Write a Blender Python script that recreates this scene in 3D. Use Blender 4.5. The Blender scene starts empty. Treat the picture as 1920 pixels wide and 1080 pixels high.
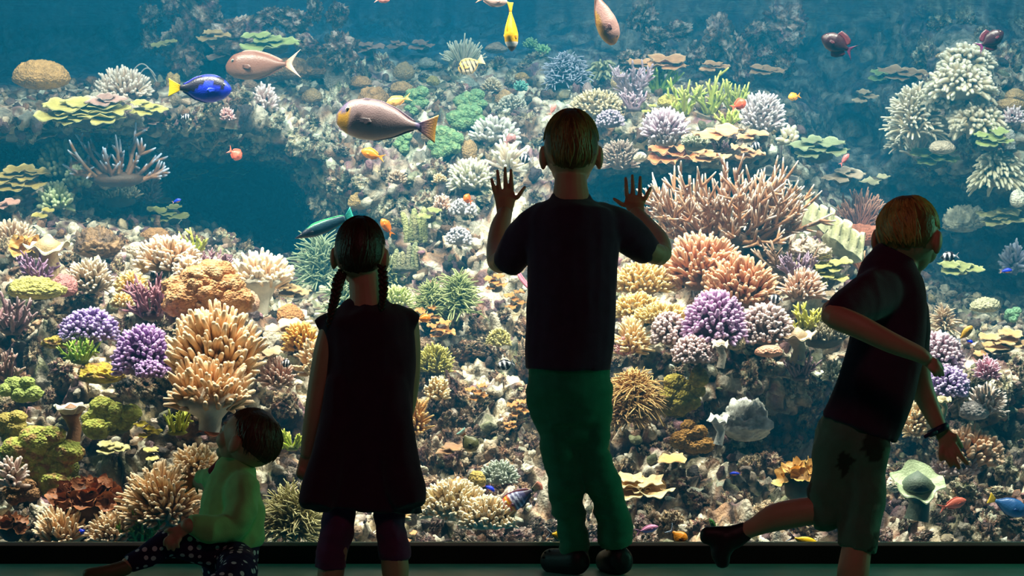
import bpy, bmesh, math, random
import numpy as np
from mathutils import Vector, Matrix
# ------------------------------------------------------------------ camera, light, exposure
SC = bpy.context.scene
COL = SC.collection
F = 3960.0; CX = 960.0; HY = 647.0; H = 0.62          # lens in pixels (1920 wide), horizon row, eye height
GLASS = 6.0
cam = bpy.data.cameras.new('camera'); cam.sensor_width = 36; cam.lens = F / 1920 * 36
cam.shift_y = (HY - 540) / 1920; cam.clip_end = 60
co = bpy.data.objects.new('camera', cam); COL.objects.link(co)
co.location = (0, 0, H); co.rotation_euler = (math.pi / 2, 0, 0); SC.camera = co
SC.view_settings.view_transform = 'Standard'; SC.view_settings.look = 'None'
SC.view_settings.gamma = 1; SC.view_settings.use_curve_mapping = False
SC.view_settings.exposure = 0.0
SC.cycles.max_bounces = 7; SC.cycles.diffuse_bounces = 3; SC.cycles.glossy_bounces = 3
SC.cycles.transmission_bounces = 4; SC.cycles.transparent_max_bounces = 12; SC.cycles.volume_bounces = 0
SC.cycles.sample_clamp_indirect = 4.0; SC.cycles.caustics_reflective = False; SC.cycles.caustics_refractive = False
w = bpy.data.worlds.new('world'); SC.world = w; w.use_nodes = True
w.node_tree.nodes['Background'].inputs[0].default_value = (0.02, 0.01, 0.015, 1)
w.node_tree.nodes['Background'].inputs[1].default_value = 0.2

def lamp(name, loc, target, power, size, col, spread=math.pi):
    l = bpy.data.lights.new(name, 'AREA'); l.shape = 'DISK'; l.size = size; l.energy = power; l.color = col; l.spread = spread
    o = bpy.data.objects.new(name, l); COL.objects.link(o); o.location = loc
    o.rotation_euler = (Vector(target) - Vector(loc)).to_track_quat('-Z', 'Y').to_euler()
    return o
WARM = (1.0, 0.93, 0.80); COOL = (0.82, 0.95, 1.0)
# metal halide lamps hung over the tank, behind the wall above the window
for x, p in ((-1.75, 300), (-0.85, 250), (0.05, 170), (0.95, 250), (1.75, 230)):
    lamp('tank_lamp', (x, 6.24, 3.2), (x * 0.95, 7.0, 0.3), p * 0.225, 0.16, WARM, 2.2)
for x, p in ((-2.2, 130), (-1.1, 170), (0.1, 290), (1.0, 190), (2.0, 330)):
    lamp('tank_lamp', (x, 8.0, 3.5), (x, 9.0, 0.6), p * 0.037, 0.25, COOL, 2.2)
# dim reddish lamp added under the hall ceiling to lift the dark figures
lamp('hall_fill_lamp', (0.4, 2.0, 2.9), (0.2, 4.8, 0.7), 9.5, 0.8, (1.0, 0.34, 0.38))

# greenish lamps added beyond the frame both sides, standing in for guessed neighbouring tanks
lamp('side_fill_lamp', (3.9, 5.86, 1.3), (0, 5.5, 0.5), 19.0, 1.0, (0.2, 1.0, 0.6))
lamp('side_fill_lamp', (-3.9, 5.86, 1.3), (0, 5.5, 0.6), 9.0, 1.0, (0.3, 0.9, 0.8))

# ------------------------------------------------------------------ helpers
def at(px, py, d): return np.array([(px - CX) / F * d, d, H - (py - HY) / F * d])
def lin(c):
    c = np.asarray(c, float) / 255.0
    return np.where(c <= 0.04045, c / 12.92, ((c + 0.055) / 1.055) ** 2.4)
def nrm(v): return v / np.maximum(np.linalg.norm(v, axis=-1, keepdims=True), 1e-9)
def _hash(I, seed):
    h = (I[..., 0].astype(np.int64) * 374761393 + I[..., 1].astype(np.int64) * 668265263 + I[..., 2].astype(np.int64) * 2147483647 + seed * 974634777) & 0xffffffff
    h = ((h ^ (h >> 13)) * 1274126177) & 0xffffffff
    h = ((h ^ (h >> 16)) * 2246822519) & 0xffffffff
    return ((h ^ (h >> 15)) & 0xffffff) / float(0xffffff)
def vnoise(P, seed=0):
    I = np.floor(P).astype(np.int64); f = P - I; f = f * f * (3 - 2 * f); out = 0
    for dx in (0, 1):
        for dy in (0, 1):
            for dz in (0, 1):
                wt = (f[:, 0] if dx else 1 - f[:, 0]) * (f[:, 1] if dy else 1 - f[:, 1]) * (f[:, 2] if dz else 1 - f[:, 2])
                out = out + wt * _hash(I + np.array([dx, dy, dz]), seed)
    return out * 2 - 1
def fbm(P, octv=4, seed=0):
    s = 0; a = 0.5
    for i in range(octv):
        s = s + a * vnoise(P * 2 ** i + 17.3 * i, seed + i); a *= 0.5
    return s
def worley(P, seed=0):
    I = np.floor(P).astype(np.int64); best = np.full(len(P), 9.0); cid = np.zeros(len(P)); sec = np.full(len(P), 9.0)
    for dx in (-1, 0, 1):
        for dy in (-1, 0, 1):
            for dz in (-1, 0, 1):
                J = I + np.array([dx, dy, dz])
                q = J + np.stack([_hash(J, seed + k) for k in (1, 2, 3)], -1)
                dd = np.linalg.norm(q - P, axis=1); m = dd < best
                sec = np.where(m, best, np.minimum(sec, dd)); best = np.where(m, dd, best)
                cid = np.where(m, _hash(J, seed + 9), cid)
    return best, sec, cid
class B:
    """collects shapes, then links them as ONE mesh object"""
    def __init__(s): s.V = []; s.F = []; s.C = []; s.n = 0
    def add(s, V, Fs, C):
        V = np.asarray(V, float).reshape(-1, 3); C = np.asarray(C, float)
        if C.ndim == 1: C = np.tile(C, (len(V), 1))
        s.V.append(V); s.C.append(C)
        for f in Fs:
            f = np.asarray(f, np.int64)
            if len(f): s.F.append(f + s.n)
        s.n += len(V); return s
    def mesh(s, name, origin=None, smooth=True):
        V = np.concatenate(s.V); C = np.concatenate(s.C)
        if origin is not None: V = V - np.asarray(origin)
        me = bpy.data.meshes.new(name)
        me.vertices.add(len(V)); me.vertices.foreach_set('co', V.astype(np.float32).ravel())
        tot = np.concatenate([np.full(len(f), f.shape[1]) for f in s.F])
        idx = np.concatenate([f.ravel() for f in s.F])
        me.loops.add(len(idx)); me.loops.foreach_set('vertex_index', idx.astype(np.int32))
        me.polygons.add(len(tot))
        me.polygons.foreach_set('loop_start', np.concatenate([[0], np.cumsum(tot)[:-1]]).astype(np.int32))
        me.polygons.foreach_set('loop_total', tot.astype(np.int32))
        me.update(calc_edges=True)
        me.polygons.foreach_set('use_smooth', np.full(len(tot), bool(smooth)))
        a = me.color_attributes.new('Col', 'FLOAT_COLOR', 'POINT')
        a.data.foreach_set('color', np.c_[C, np.ones(len(C))].astype(np.float32).ravel())
        return me
    def build(s, name, mat, parent=None, origin=None, smooth=True, kind=None, label=None):
        me = s.mesh(name, origin, smooth); me.materials.append(mat)
        return link(name, me, parent, kind, label)
def link(name, me, parent=None, kind=None, label=None, loc=None):
    o = bpy.data.objects.new(name, me); COL.objects.link(o)
    if parent is not None: o.parent = parent
    if kind: o['kind'] = kind
    if label: o['label'] = label
    if loc is not None: o.location = [float(v) for v in loc]
    return o
def tag(o, label, cat, group=None):
    o['label'] = label; o['category'] = cat
    if group: o['group'] = group
    return o
def empty(name, loc):
    o = link(name, None, loc=loc); o.empty_display_size = 0.05; return o
_ico = {}
def ico(sub):
    if sub not in _ico:
        bm = bmesh.new(); bmesh.ops.create_icosphere(bm, subdivisions=sub, radius=1)
        _ico[sub] = (np.array([v.co[:] for v in bm.verts]), np.array([[v.index for v in f.verts] for f in bm.faces])); bm.free()
    return _ico[sub]
def tubes(P, R, s=6, flat=None, ref=None):
    """n tubes of k points; flat squeezes the second ring axis. returns V, faces, t (0 base .. 1 tip) per vertex"""
    P = np.asarray(P, float); R = np.asarray(R, float); n, k, _ = P.shape
    T = nrm(np.gradient(P, axis=1))
    if ref is None:
        ref = np.zeros((n, 1, 3)); ref[:, 0, 1] = 1.0; ref[:, 0, 0] = 0.31; ref[:, 0, 2] = 0.17
    U = nrm(np.cross(T, np.broadcast_to(ref, T.shape))); W = np.cross(U, T)
    a = np.arange(s) / s * 2 * math.pi
    fl = 1.0 if flat is None else flat
    ring = P[:, :, None] + R[:, :, None, None] * (np.cos(a)[:, None] * U[:, :, None] + fl * np.sin(a)[:, None] * W[:, :, None])
    tip = P[:, -1] + T[:, -1] * R[:, -1:] * 0.8
    V = np.concatenate([ring.reshape(n, -1, 3), tip[:, None]], 1); m = k * s + 1
    i = np.arange(k - 1)[:, None] * s; j = np.arange(s)[None]; j2 = (j + 1) % s
    q = np.stack([i + j, i + j2, i + s + j2, i + s + j], -1).reshape(-1, 4)
    t3 = np.stack([(k - 1) * s + np.arange(s), (k - 1) * s + (np.arange(s) + 1) % s, np.full(s, k * s)], -1)
    off = np.arange(n)[:, None, None] * m
    t = np.tile(np.r_[np.repeat(np.linspace(0, 1, k), s), 1.0], n)
    return V.reshape(-1, 3), [(q[None] + off).reshape(-1, 4), (t3[None] + off).reshape(-1, 3)], t
def grid_faces(nr, nc, wrap=False):
    i = np.arange(nr - 1)[:, None]; j = np.arange(nc if wrap else nc - 1)[None]; j2 = (j + 1) % nc
    return np.stack([i * nc + j, i * nc + j2, (i + 1) * nc + j2, (i + 1) * nc + j], -1).reshape(-1, 4)
def box(b, lo, hi, c):
    lo = np.array(lo, float); hi = np.array(hi, float)
    V = np.array([[(lo, hi)[i][0], (lo, hi)[j][1], (lo, hi)[k][2]] for i in (0, 1) for j in (0, 1) for k in (0, 1)])
    b.add(V, [[[0, 1, 3, 2], [4, 6, 7, 5], [0, 4, 5, 1], [2, 3, 7, 6], [0, 2, 6, 4], [1, 5, 7, 3]]], c); return b

# ------------------------------------------------------------------ materials
def mat(name, rough=0.6, spec=0.4, noise_scale=40.0, vary=0.35, bump=0.25, bump_scale=90.0, sheen=0.0, vor=False):
    m = bpy.data.materials.new(name); m.use_nodes = True; nt = m.node_tree; N = nt.nodes; L = nt.links
    p = N['Principled BSDF']; p.inputs['Roughness'].default_value = rough; p.inputs['Specular IOR Level'].default_value = spec
    if sheen: p.inputs['Sheen Weight'].default_value = sheen
    at_ = N.new('ShaderNodeAttribute'); at_.attribute_name = 'Col'
    tc = N.new('ShaderNodeTexCoord'); nz = N.new('ShaderNodeTexNoise'); nz.inputs['Scale'].default_value = noise_scale; nz.inputs['Detail'].default_value = 4
    L.new(tc.outputs['Object'], nz.inputs['Vector'])
    mr = N.new('ShaderNodeMapRange'); mr.inputs[1].default_value = 0.3; mr.inputs[2].default_value = 0.7
    mr.inputs[3].default_value = 1 - vary; mr.inputs[4].default_value = 1 + vary * 0.6; L.new(nz.outputs['Fac'], mr.inputs[0])
    mx = N.new('ShaderNodeVectorMath'); mx.operation = 'SCALE'; L.new(at_.outputs['Color'], mx.inputs[0]); L.new(mr.outputs[0], mx.inputs['Scale'])
    L.new(mx.outputs[0], p.inputs['Base Color'])
    if bump:
        if vor:
            b2 = N.new('ShaderNodeTexVoronoi'); src = b2.outputs['Distance']
        else:
            b2 = N.new('ShaderNodeTexNoise'); b2.inputs['Detail'].default_value = 3; src = b2.outputs['Fac']
        b2.inputs['Scale'].default_value = bump_scale; L.new(tc.outputs['Object'], b2.inputs['Vector'])
        bp = N.new('ShaderNodeBump'); bp.inputs['Strength'].default_value = bump; bp.inputs['Distance'].default_value = 0.01 if bump_scale > 10 else 0.02
        L.new(src, bp.inputs['Height']); L.new(bp.outputs[0], p.inputs['Normal'])
    return m
M_CORAL = mat('coral_tissue', 0.5, 0.35, 30, 0.22, 0.25, 160)
M_FUZZ = mat('fuzzy_coral_tissue', 0.75, 0.2, 45, 0.35, 0.6, 130, vor=True)
M_ROCK = mat('live_rock', 0.62, 0.4, 26, 0.6, 1.0, 75)
M_BOULDER = mat('boulder_rock', 0.62, 0.4, 2.6, 0.6, 1.0, 6.5)
M_FISH = mat('fish_scales', 0.4, 0.5, 60, 0.08, 0.08, 220, vor=True)
M_SKIN = mat('skin', 0.5, 0.4, 25, 0.06, 0.05, 200)
M_CLOTH = mat('cotton_cloth', 0.9, 0.15, 30, 0.12, 0.15, 420, sheen=0.25)
M_HAIR = mat('hair', 0.45, 0.4, 60, 0.25, 0.2, 150)
M_RUBBER = mat('shoe_rubber', 0.5, 0.4, 30, 0.1, 0.1, 120)
def simple(name, col, rough, spec=0.5, vary=0.2, scale=6):
    m = mat(name, rough, spec, scale, vary, 0.05, 40); N = m.node_tree.nodes
    for n in N:
        if n.type == 'ATTRIBUTE':
            rgb = m.node_tree.nodes.new('ShaderNodeRGB'); rgb.outputs[0].default_value = (*lin(col), 1)
            for l in list(n.outputs['Color'].links): m.node_tree.links.new(rgb.outputs[0], l.to_socket)
    return m
def glass_mat():
    m = bpy.data.materials.new('acrylic_pane'); m.use_nodes = True; N = m.node_tree.nodes; L = m.node_tree.links; N.remove(N['Principled BSDF'])
    t = N.new('ShaderNodeBsdfTransparent'); t.inputs[0].default_value = (0.985, 0.99, 0.985, 1)
    g = N.new('ShaderNodeBsdfGlossy'); g.inputs['Roughness'].default_value = 0.0
    f = N.new('ShaderNodeFresnel'); f.inputs[0].default_value = 1.3; mx = N.new('ShaderNodeMixShader')
    L.new(f.outputs[0], mx.inputs[0]); L.new(t.outputs[0], mx.inputs[1]); L.new(g.outputs[0], mx.inputs[2]); L.new(mx.outputs[0], N['Material Output'].inputs[0])
    return m
def surface_mat():
    m = bpy.data.materials.new('water_surface'); m.use_nodes = True; N = m.node_tree.nodes; L = m.node_tree.links; N.remove(N['Principled BSDF'])
    t = N.new('ShaderNodeBsdfTransparent'); g = N.new('ShaderNodeBsdfGlossy'); g.inputs['Roughness'].default_value = 0.06; g.inputs[0].default_value = (0.8, 0.9, 1, 1)
    tc = N.new('ShaderNodeTexCoord'); mp = N.new('ShaderNodeMapping'); mp.inputs['Scale'].default_value = (3, 9, 1)
    nz = N.new('ShaderNodeTexNoise'); nz.inputs['Scale'].default_value = 2.0; nz.inputs['Detail'].default_value = 3
    bp = N.new('ShaderNodeBump'); bp.inputs['Strength'].default_value = 0.5; bp.inputs['Distance'].default_value = 0.02
    L.new(tc.outputs['Object'], mp.inputs[0]); L.new(mp.outputs[0], nz.inputs['Vector']); L.new(nz.outputs['Fac'], bp.inputs['Height']); L.new(bp.outputs[0], g.inputs['Normal'])
    f = N.new('ShaderNodeLayerWeight'); f.inputs[0].default_value = 0.5; mx = N.new('ShaderNodeMixShader')
    pw = N.new('ShaderNodeMath'); pw.operation = 'POWER'; pw.inputs[1].default_value = 3.0; L.new(f.outputs['Facing'], pw.inputs[0])
    L.new(pw.outputs[0], mx.inputs[0]); L.new(t.outputs[0], mx.inputs[1]); L.new(g.outputs[0], mx.inputs[2]); L.new(mx.outputs[0], N['Material Output'].inputs[0])
    return m
def water_mat():
    m = bpy.data.materials.new('tank_water'); m.use_nodes = True; N = m.node_tree.nodes; L = m.node_tree.links; N.remove(N['Principled BSDF'])
    s = N.new('ShaderNodeVolumeScatter'); s.inputs['Color'].default_value = (0.02, 0.54, 1.0, 1); s.inputs['Density'].default_value = 0.06
    a = N.new('ShaderNodeVolumeAbsorption'); a.inputs['Color'].default_value = (0.0, 0.74, 0.92, 1); a.inputs['Density'].default_value = 0.085
    ad = N.new('ShaderNodeAddShader'); L.new(s.outputs[0], ad.inputs[0]); L.new(a.outputs[0], ad.inputs[1]); L.new(ad.outputs[0], N['Material Output'].inputs['Volume'])
    return m

# ------------------------------------------------------------------ the hall and the tank shell
def struct(name, lo, hi, m):
    b = B(); box(b, lo, hi, (0.5, 0.5, 0.5)); o = b.build(name, m, smooth=False); o['kind'] = 'structure'; return o
M_FLOOR = simple('dark_glossy_floor', (116, 206, 190), 0.35, 0.5)
M_DARK = simple('dark_painted_wall', (40, 24, 28), 0.85, 0.2)
M_SILL = simple('black_sill', (18, 10, 14), 0.5, 0.4)
M_SEAL = simple('edge_glow_seal', (226, 240, 238), 0.4, 0.5)  # whitened to stand in for the lit edge of the acrylic
M_BLUE = simple('blue_tank_wall', (12, 96, 132), 0.8, 0.2)
struct('floor', (-4, -1.6, -0.1), (4, 6.0, 0), M_FLOOR)
struct('ceiling', (-4, -1.6, 3.0), (4, 6.0, 3.1), M_DARK)
struct('wall_left', (-4.1, -1.6, 0), (-4, 6.0, 3.0), M_DARK)
struct('wall_right', (4, -1.6, 0), (4.1, 6.0, 3.0), M_DARK)
struct('wall_rear', (-4, -1.7, 0), (4, -1.6, 3.0), M_DARK)
struct('wall_front', (-4, 6.0, 2.75), (4, 6.12, 4.0), M_DARK)
struct('trim_1', (-4, 5.985, 0.0), (4, 6.12, 0.050), M_SILL)
struct('trim_2', (-4, 6.004, 0.050), (4, 6.028, 0.059), M_SEAL)
struct('wall_tank_left', (-3.4, 6.12, -0.3), (-3.3, 11.0, 4.0), M_BLUE)
struct('wall_tank_right', (3.3, 6.12, -0.3), (3.4, 11.0, 4.0), M_BLUE)
struct('wall_back', (-3.4, 11.0, -0.3), (3.4, 11.1, 4.0), M_BLUE)
struct('floor_tank', (-3.4, 6.12, -0.4), (3.4, 11.0, -0.3), M_BLUE)
pane = struct('window_1', (-3.3, 6.03, 0.05), (3.3, 6.06, 2.75), glass_mat())
wat = struct('water', (-3.29, 6.065, -0.29), (3.29, 10.99, 2.17), water_mat())
b = B(); nx, ny = 60, 60
gx, gy = np.meshgrid(np.linspace(-3.29, 3.29, nx), np.linspace(6.065, 10.99, ny))
P = np.stack([gx, gy, 2.18 + 0 * gx], -1).reshape(-1, 3); P[:, 2] += 0.012 * fbm(P * np.array([2, 5, 1]), 3, 5)
b.add(P, [grid_faces(ny, nx)], (0.5, 0.5, 0.5)); o = b.build('water_surface', surface_mat()); o['kind'] = 'structure'
# ------------------------------------------------------------------ the reef slope: distance of the rock face by where it stands
CP = []
def colpts(px, *pairs):
    for y, d in pairs: CP.append((px, y, d))
colpts(-350, (1060, 6.15), (850, 6.5), (600, 7.1), (430, 8.1), (250, 8.4), (100, 10.0), (-120, 10.5))
colpts(0, (1060, 6.12), (950, 6.4), (850, 6.6), (720, 6.9), (600, 7.2), (480, 7.6), (420, 8.3), (340, 8.6), (295, 9.3), (235, 8.4), (195, 8.7), (150, 10), (50, 10.4), (-120, 10.6))
colpts(200, (1060, 6.12), (900, 6.5), (780, 6.8), (650, 7.0), (520, 7.4), (450, 7.9), (400, 8.9), (330, 8.7), (285, 9.4), (230, 8.4), (180, 8.6), (130, 10.1), (50, 10.4), (-120, 10.6))
colpts(400, (1060, 6.12), (900, 6.5), (700, 6.7), (560, 7.1), (480, 7.6), (430, 9.3), (340, 10.1), (290, 9.3), (240, 8.5), (180, 8.7), (140, 10.0), (80, 9.8), (20, 9.9), (-120, 10.4))
colpts(520, (460, 9.6), (400, 10.2), (340, 10.0), (290, 9.0))
colpts(600, (1060, 6.12), (900, 6.6), (700, 7.0), (600, 7.4), (520, 8.9), (440, 9.4), (360, 8.9), (250, 8.7), (170, 9.2), (110, 9.5), (30, 9.9), (-120, 10.4))
colpts(800, (1060, 6.12), (900, 6.6), (780, 6.9), (650, 7.4), (500, 7.9), (400, 8.2), (300, 8.5), (200, 8.9), (120, 9.6), (60, 10.1), (-120, 10.4))
colpts(1000, (1060, 6.12), (900, 6.7), (780, 7.0), (650, 7.3), (500, 7.7), (400, 8.1), (300, 8.5), (200, 8.9), (110, 9.6), (50, 10.1), (-120, 10.5))
colpts(1200, (1060, 6.12), (950, 6.4), (800, 6.9), (650, 7.1), (520, 7.4), (450, 8.0), (380, 9.3), (330, 8.9), (280, 8.2), (200, 8.4), (150, 9.4), (60, 10.1), (-120, 10.5))
colpts(1400, (1060, 6.12), (950, 6.5), (850, 7.2), (700, 7.0), (600, 7.2), (500, 7.5), (410, 7.8), (350, 9.0), (300, 8.2), (220, 8.3), (150, 10), (60, 10.2), (-120, 10.5))
colpts(1600, (1060, 6.12), (960, 6.6), (870, 7.3), (700, 7.2), (550, 7.6), (460, 8.0), (380, 9.6), (330, 9.8), (250, 10.4), (150, 10.3), (-120, 10.5))
colpts(1720, (480, 9.8), (400, 10.2), (300, 9.6), (220, 9.2), (120, 9.8))
colpts(1800, (1060, 6.15), (930, 6.9), (800, 7.0), (650, 7.3), (590, 8.6), (500, 10.0), (400, 10.1), (320, 9.2), (220, 8.9), (130, 9.0), (60, 9.7), (-120, 10.4))
colpts(1940, (1060, 6.2), (900, 6.9), (780, 7.2), (660, 7.6), (560, 9.8), (420, 9.6), (300, 9.1), (180, 9.2), (50, 10.2), (-120, 10.5))
colpts(2270, (1060, 6.3), (900, 6.9), (650, 7.6), (420, 9.0), (180, 9.2), (-120, 10.5))
CP = np.array(CP, float)
def _phi(r2): return np.sqrt(r2 + 0.02)
def _uv(px, py): return np.stack([np.asarray(px, float) / 400, np.asarray(py, float) / 260], -1)
_cu = _uv(CP[:, 0], CP[:, 1])
_A = _phi(((_cu[:, None] - _cu[None]) ** 2).sum(-1)); _W = np.linalg.solve(_A + 1e-6 * np.eye(len(CP)), CP[:, 2] - 8)
def D(px, py):
    u = _uv(px, py).reshape(-1, 2); out = np.empty(len(u))
    for i in range(0, len(u), 20000):
        out[i:i + 20000] = _phi(((u[i:i + 20000, None] - _cu[None]) ** 2).sum(-1)) @ _W
    out = np.clip(out + 8, 6.12, 10.7); return out + 0.36 * np.clip((7.1 - out) / 0.9, 0, 1)
def D1(px, py): return float(D([px], [py])[0])
PAL = [lin(c) for c in ((206, 184, 150), (118, 84, 60), (146, 102, 116), (52, 42, 42), (128, 136, 98), (232, 218, 194), (156, 116, 86))]
def rock_cols(P, seed, tint=(1, 1, 1)):
    """patches of pale crust, brown turf, pink coralline and greenish algae"""
    a = fbm(P * 5, 3, seed); b_ = fbm(P * 9, 3, seed + 20); c = fbm(P * 22, 3, seed + 40); _, _, ci = worley(P * 14, seed)
    C = np.tile(PAL[6], (len(P), 1))
    def mixin(m, col): C[:] = C * (1 - m[:, None]) + col * m[:, None]
    st = lambda x, lo, hi: np.clip((x - lo) / (hi - lo), 0, 1)
    mixin(st(a, 0.0, 0.25), PAL[0]); mixin(st(-a, 0.05, 0.3), PAL[1]); mixin(st(b_, 0.1, 0.3) * 0.8, PAL[2])
    mixin(st(-b_, 0.12, 0.32) * 0.8, PAL[4]); mixin(st(c, 0.0, 0.22), PAL[5]); mixin(st(-c, 0.08, 0.28) * 0.9, PAL[3])
    C *= (0.45 + 0.95 * ci)[:, None]
    return np.clip(C * np.array(tint), 0, 0.92)
NX, NY = 720, 328
gpx, gpy = np.meshgrid(np.linspace(-350, 2270, NX), np.linspace(1060, -120, NY))
gd = D(gpx.ravel(), gpy.ravel())
TP = np.stack([(gpx.ravel() - CX) / F * gd, gd, H - (gpy.ravel() - HY) / F * gd], -1)
G = TP.reshape(NY, NX, 3)
TN = nrm(np.cross(np.gradient(G, axis=1), np.gradient(G, axis=0))).reshape(-1, 3)
TN = np.where((TN[:, 1] > 0)[:, None], -TN, TN)
f1, f2, _ = worley(TP * 5.5, 3); g1, g2, _ = worley(TP * 15 + 0.35 * np.stack([vnoise(TP * 20, k) for k in (1, 2, 3)], -1), 8)
h1, h2, _ = worley(TP * 34, 12); j1, _, _ = worley(TP * 62 + 0.4 * np.stack([vnoise(TP * 50, k) for k in (7, 8, 9)], -1), 14)
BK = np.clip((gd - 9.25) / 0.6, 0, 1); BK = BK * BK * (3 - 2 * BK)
disp = (0.10 * (0.55 - f1) + 0.10 * (0.5 - g1) + 0.055 * (0.5 - h1) + 0.022 * (0.5 - j1)) * (1 - 0.4 * BK) + 0.12 * fbm(TP * 3, 3, 30)
gs = np.hypot(*np.gradient(gd.reshape(NY, NX))).ravel(); disp = disp / (1 + (gs / 0.022) ** 2)
TS = TP + TN * disp[:, None] + 0.02 * np.stack([vnoise(TP * 30, k) for k in (4, 5, 6)], -1)
b = B(); TC = rock_cols(TP, 50); PB = (BK * np.where(gpx.ravel() > 1000, 0.86 - 0.4 * np.clip((gpx.ravel() - 1000) / 150, 0, 1), 0.9))[:, None]; TC = TC * (1 - PB) + lin((14, 86, 124)) * PB   # water haze put into the colour: back wall, far rock and caves go blue
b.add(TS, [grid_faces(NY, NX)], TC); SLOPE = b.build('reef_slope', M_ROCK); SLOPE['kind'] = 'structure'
rng = np.random.default_rng(7)
# crumbled chips lying all over the slope: past counting, one object
def chips(n, seed):
    r = np.random.default_rng(seed); V0, F0 = ico(2); nv = len(V0); vars_ = []
    for k in range(14):
        q = V0 * (0.95 + 0.8 * fbm(V0 * 1.7 + k * 9, 3, k) + 0.7 * (0.5 - worley(V0 * 2.2 + k * 5, k)[0]))[:, None] * r.uniform(0.4, 1.35, 3); vars_.append(q)
    gg = np.hypot(*np.gradient(gd.reshape(NY, NX))).ravel(); gg = np.where((gpy.ravel() > 120) & (gd < 9.7), gg, 0); idx = np.r_[r.integers(0, NX * NY, n * 2), r.choice(NX * NY, n, p=gg / gg.sum())]; r.shuffle(idx); ok = (gpx.ravel()[idx] > -150) & (gpx.ravel()[idx] < 2070); idx = idx[ok & (gd[idx] < 9.35)][:n]; n = len(idx)
    S = r.uniform(4, 12, n) * gd[idx] / F
    S = np.where(gpy.ravel()[idx] < 180, S * 0.8, S)
    Q = np.linalg.qr(r.normal(size=(n, 3, 3)))[0]
    base = np.stack([vars_[i] for i in r.integers(0, 14, n)])
    V = np.einsum('nij,nkj->nki', Q, base) * S[:, None, None] + (TS[idx] + TN[idx] * S[:, None] * 0.5)[:, None]
    C = rock_cols(V[:, 0] * 1.0, seed + 3); C = np.repeat(C, nv, 0)
    Fs = (F0[None] + (np.arange(n) * nv)[:, None, None]).reshape(-1, 3)
    b = B(); b.add(V.reshape(-1, 3), [Fs], np.clip(C * 0.92, 0, .9)); return b.build('rubble', M_ROCK, SLOPE, kind='stuff')
chips(4800, 4)
# live rocks: every boulder its own object, mesh data shared between look-alikes
V0, F0 = ico(5); ROCKS = {}
for fam, tint in (('pale', (1.05, 1.06, 1.0)), ('tan', (1.1, 0.95, 0.8)), ('brown', (0.8, 0.62, 0.52)), ('purple', (0.85, 0.72, 0.8))):
    ROCKS[fam] = []
    for k in range(4):
        s = sum(map(ord, fam)) + 31 * k
        w1, w2, _ = worley(V0 * 1.6 + s, s); x1, _, _ = worley(V0 * 4 + s, s + 5); y1, _, _ = worley(V0 * 9 + s, s + 6)
        z1 = worley(V0 * 15 + s, s + 7)[0]; r = 1.05 + 0.55 * (0.55 - w1) + 0.55 * (0.5 - x1) + 0.28 * (0.5 - y1) + 0.12 * (0.5 - z1) + 0.3 * fbm(V0 * 1.3 + s, 3, s)
        q = V0 * r[:, None] * np.array([1.15, 0.9, 0.8]) + 0.12 * np.stack([vnoise(V0 * 4 + s, s + j) for j in (1, 2, 3)], -1)
        b = B(); b.add(q, [F0], np.clip(rock_cols(q * 0.12 + s, s) * np.array(tint), 0, 0.92)); me = b.mesh('live_rock'); me.materials.append(M_BOULDER); ROCKS[fam].append(me)
ZONES = [  # x0, y0, x1, y1, count, family, size range px, label, group
    (275, 15, 640, 100, 30, 'purple', (20, 40), 'hazy purplish rock in the block high on the back wall, upper left', 'rocks of the high left block'),
    (0, 200, 250, 340, 14, 'pale', (14, 30), 'grey rock on the upper left shelf among the yellow plates', 'rocks of the upper left shelf'),
    (320, 190, 640, 285, 34, 'pale', (14, 30), 'whitish knobbly rock on the ledge under the blue fish', 'rocks of the ledge under the blue fish'),
    (560, 110, 1010, 420, 74, 'pale', (12, 30), 'pale crusted rock on the bright slope between girl and tall boy', 'pale rocks of the middle slope'),
    (0, 430, 560, 760, 44, 'tan', (14, 32), 'tan pitted rock on the left slope among the purple knob corals', 'tan rocks of the left slope'),
    (780, 590, 1000, 960, 44, 'brown', (14, 34), 'brown craggy rock on the dark slope beside the tall boy', 'brown rocks of the middle slope'),
    (1150, 640, 1560, 1000, 52, 'tan', (12, 30), 'tan craggy rock below the mauve knob corals on the right', 'tan rocks of the right slope'),
    (1180, 30, 1500, 130, 20, 'purple', (18, 38), 'hazy dark rock on the back wall above the orange ledge', 'rocks of the high right wall'),
    (1730, 20, 1920, 330, 20, 'pale', (14, 32), 'bluish white rock around the cream finger corals at upper right', 'rocks of the far right pillar'),
    (1670, 690, 1920, 1000, 30, 'pale', (12, 30), 'pale lavender rock on the lower right slope by the runner', 'rocks of the lower right slope'),
    (0, 985, 1920, 1018, 34, 'purple', (14, 26), 'mauve rock resting along the bottom of the glass', 'rocks along the foot of the window')]
ROCKLIST = []
for (x0, y0, x1, y1, n, fam, (s0, s1), lab, grp) in ZONES:
    for j in range(n):
        for attempt in range(14):
            px = x0 + (x1 - x0) * ((j * 0.618034 + rng.random() * 0.3) % 1.0); py = y0 + (y1 - y0) * rng.random(); d = D1(px, py); d = d - 0.55 if (py < 132 and fam == 'purple') else d; sp = rng.uniform(s0, s1)
            if attempt > 6: sp = s0
            if all((px - q[1]) ** 2 + (py - q[2]) ** 2 > (0.95 * (sp + q[3])) ** 2 for q in ROCKLIST): break
        else: continue
        s = sp * d / F
        o = link('live_rock', ROCKS[fam][rng.integers(0, 4)], loc=at(px, py, d - s * 0.4)); o.scale = (s * rng.uniform(0.9, 1.3), s, s * rng.uniform(0.75, 1.1))
        o.rotation_euler = tuple(rng.uniform(0, 6.28, 3)); tag(o, lab, 'rock', grp); ROCKLIST.append((o, px, py, sp, fam))
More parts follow.
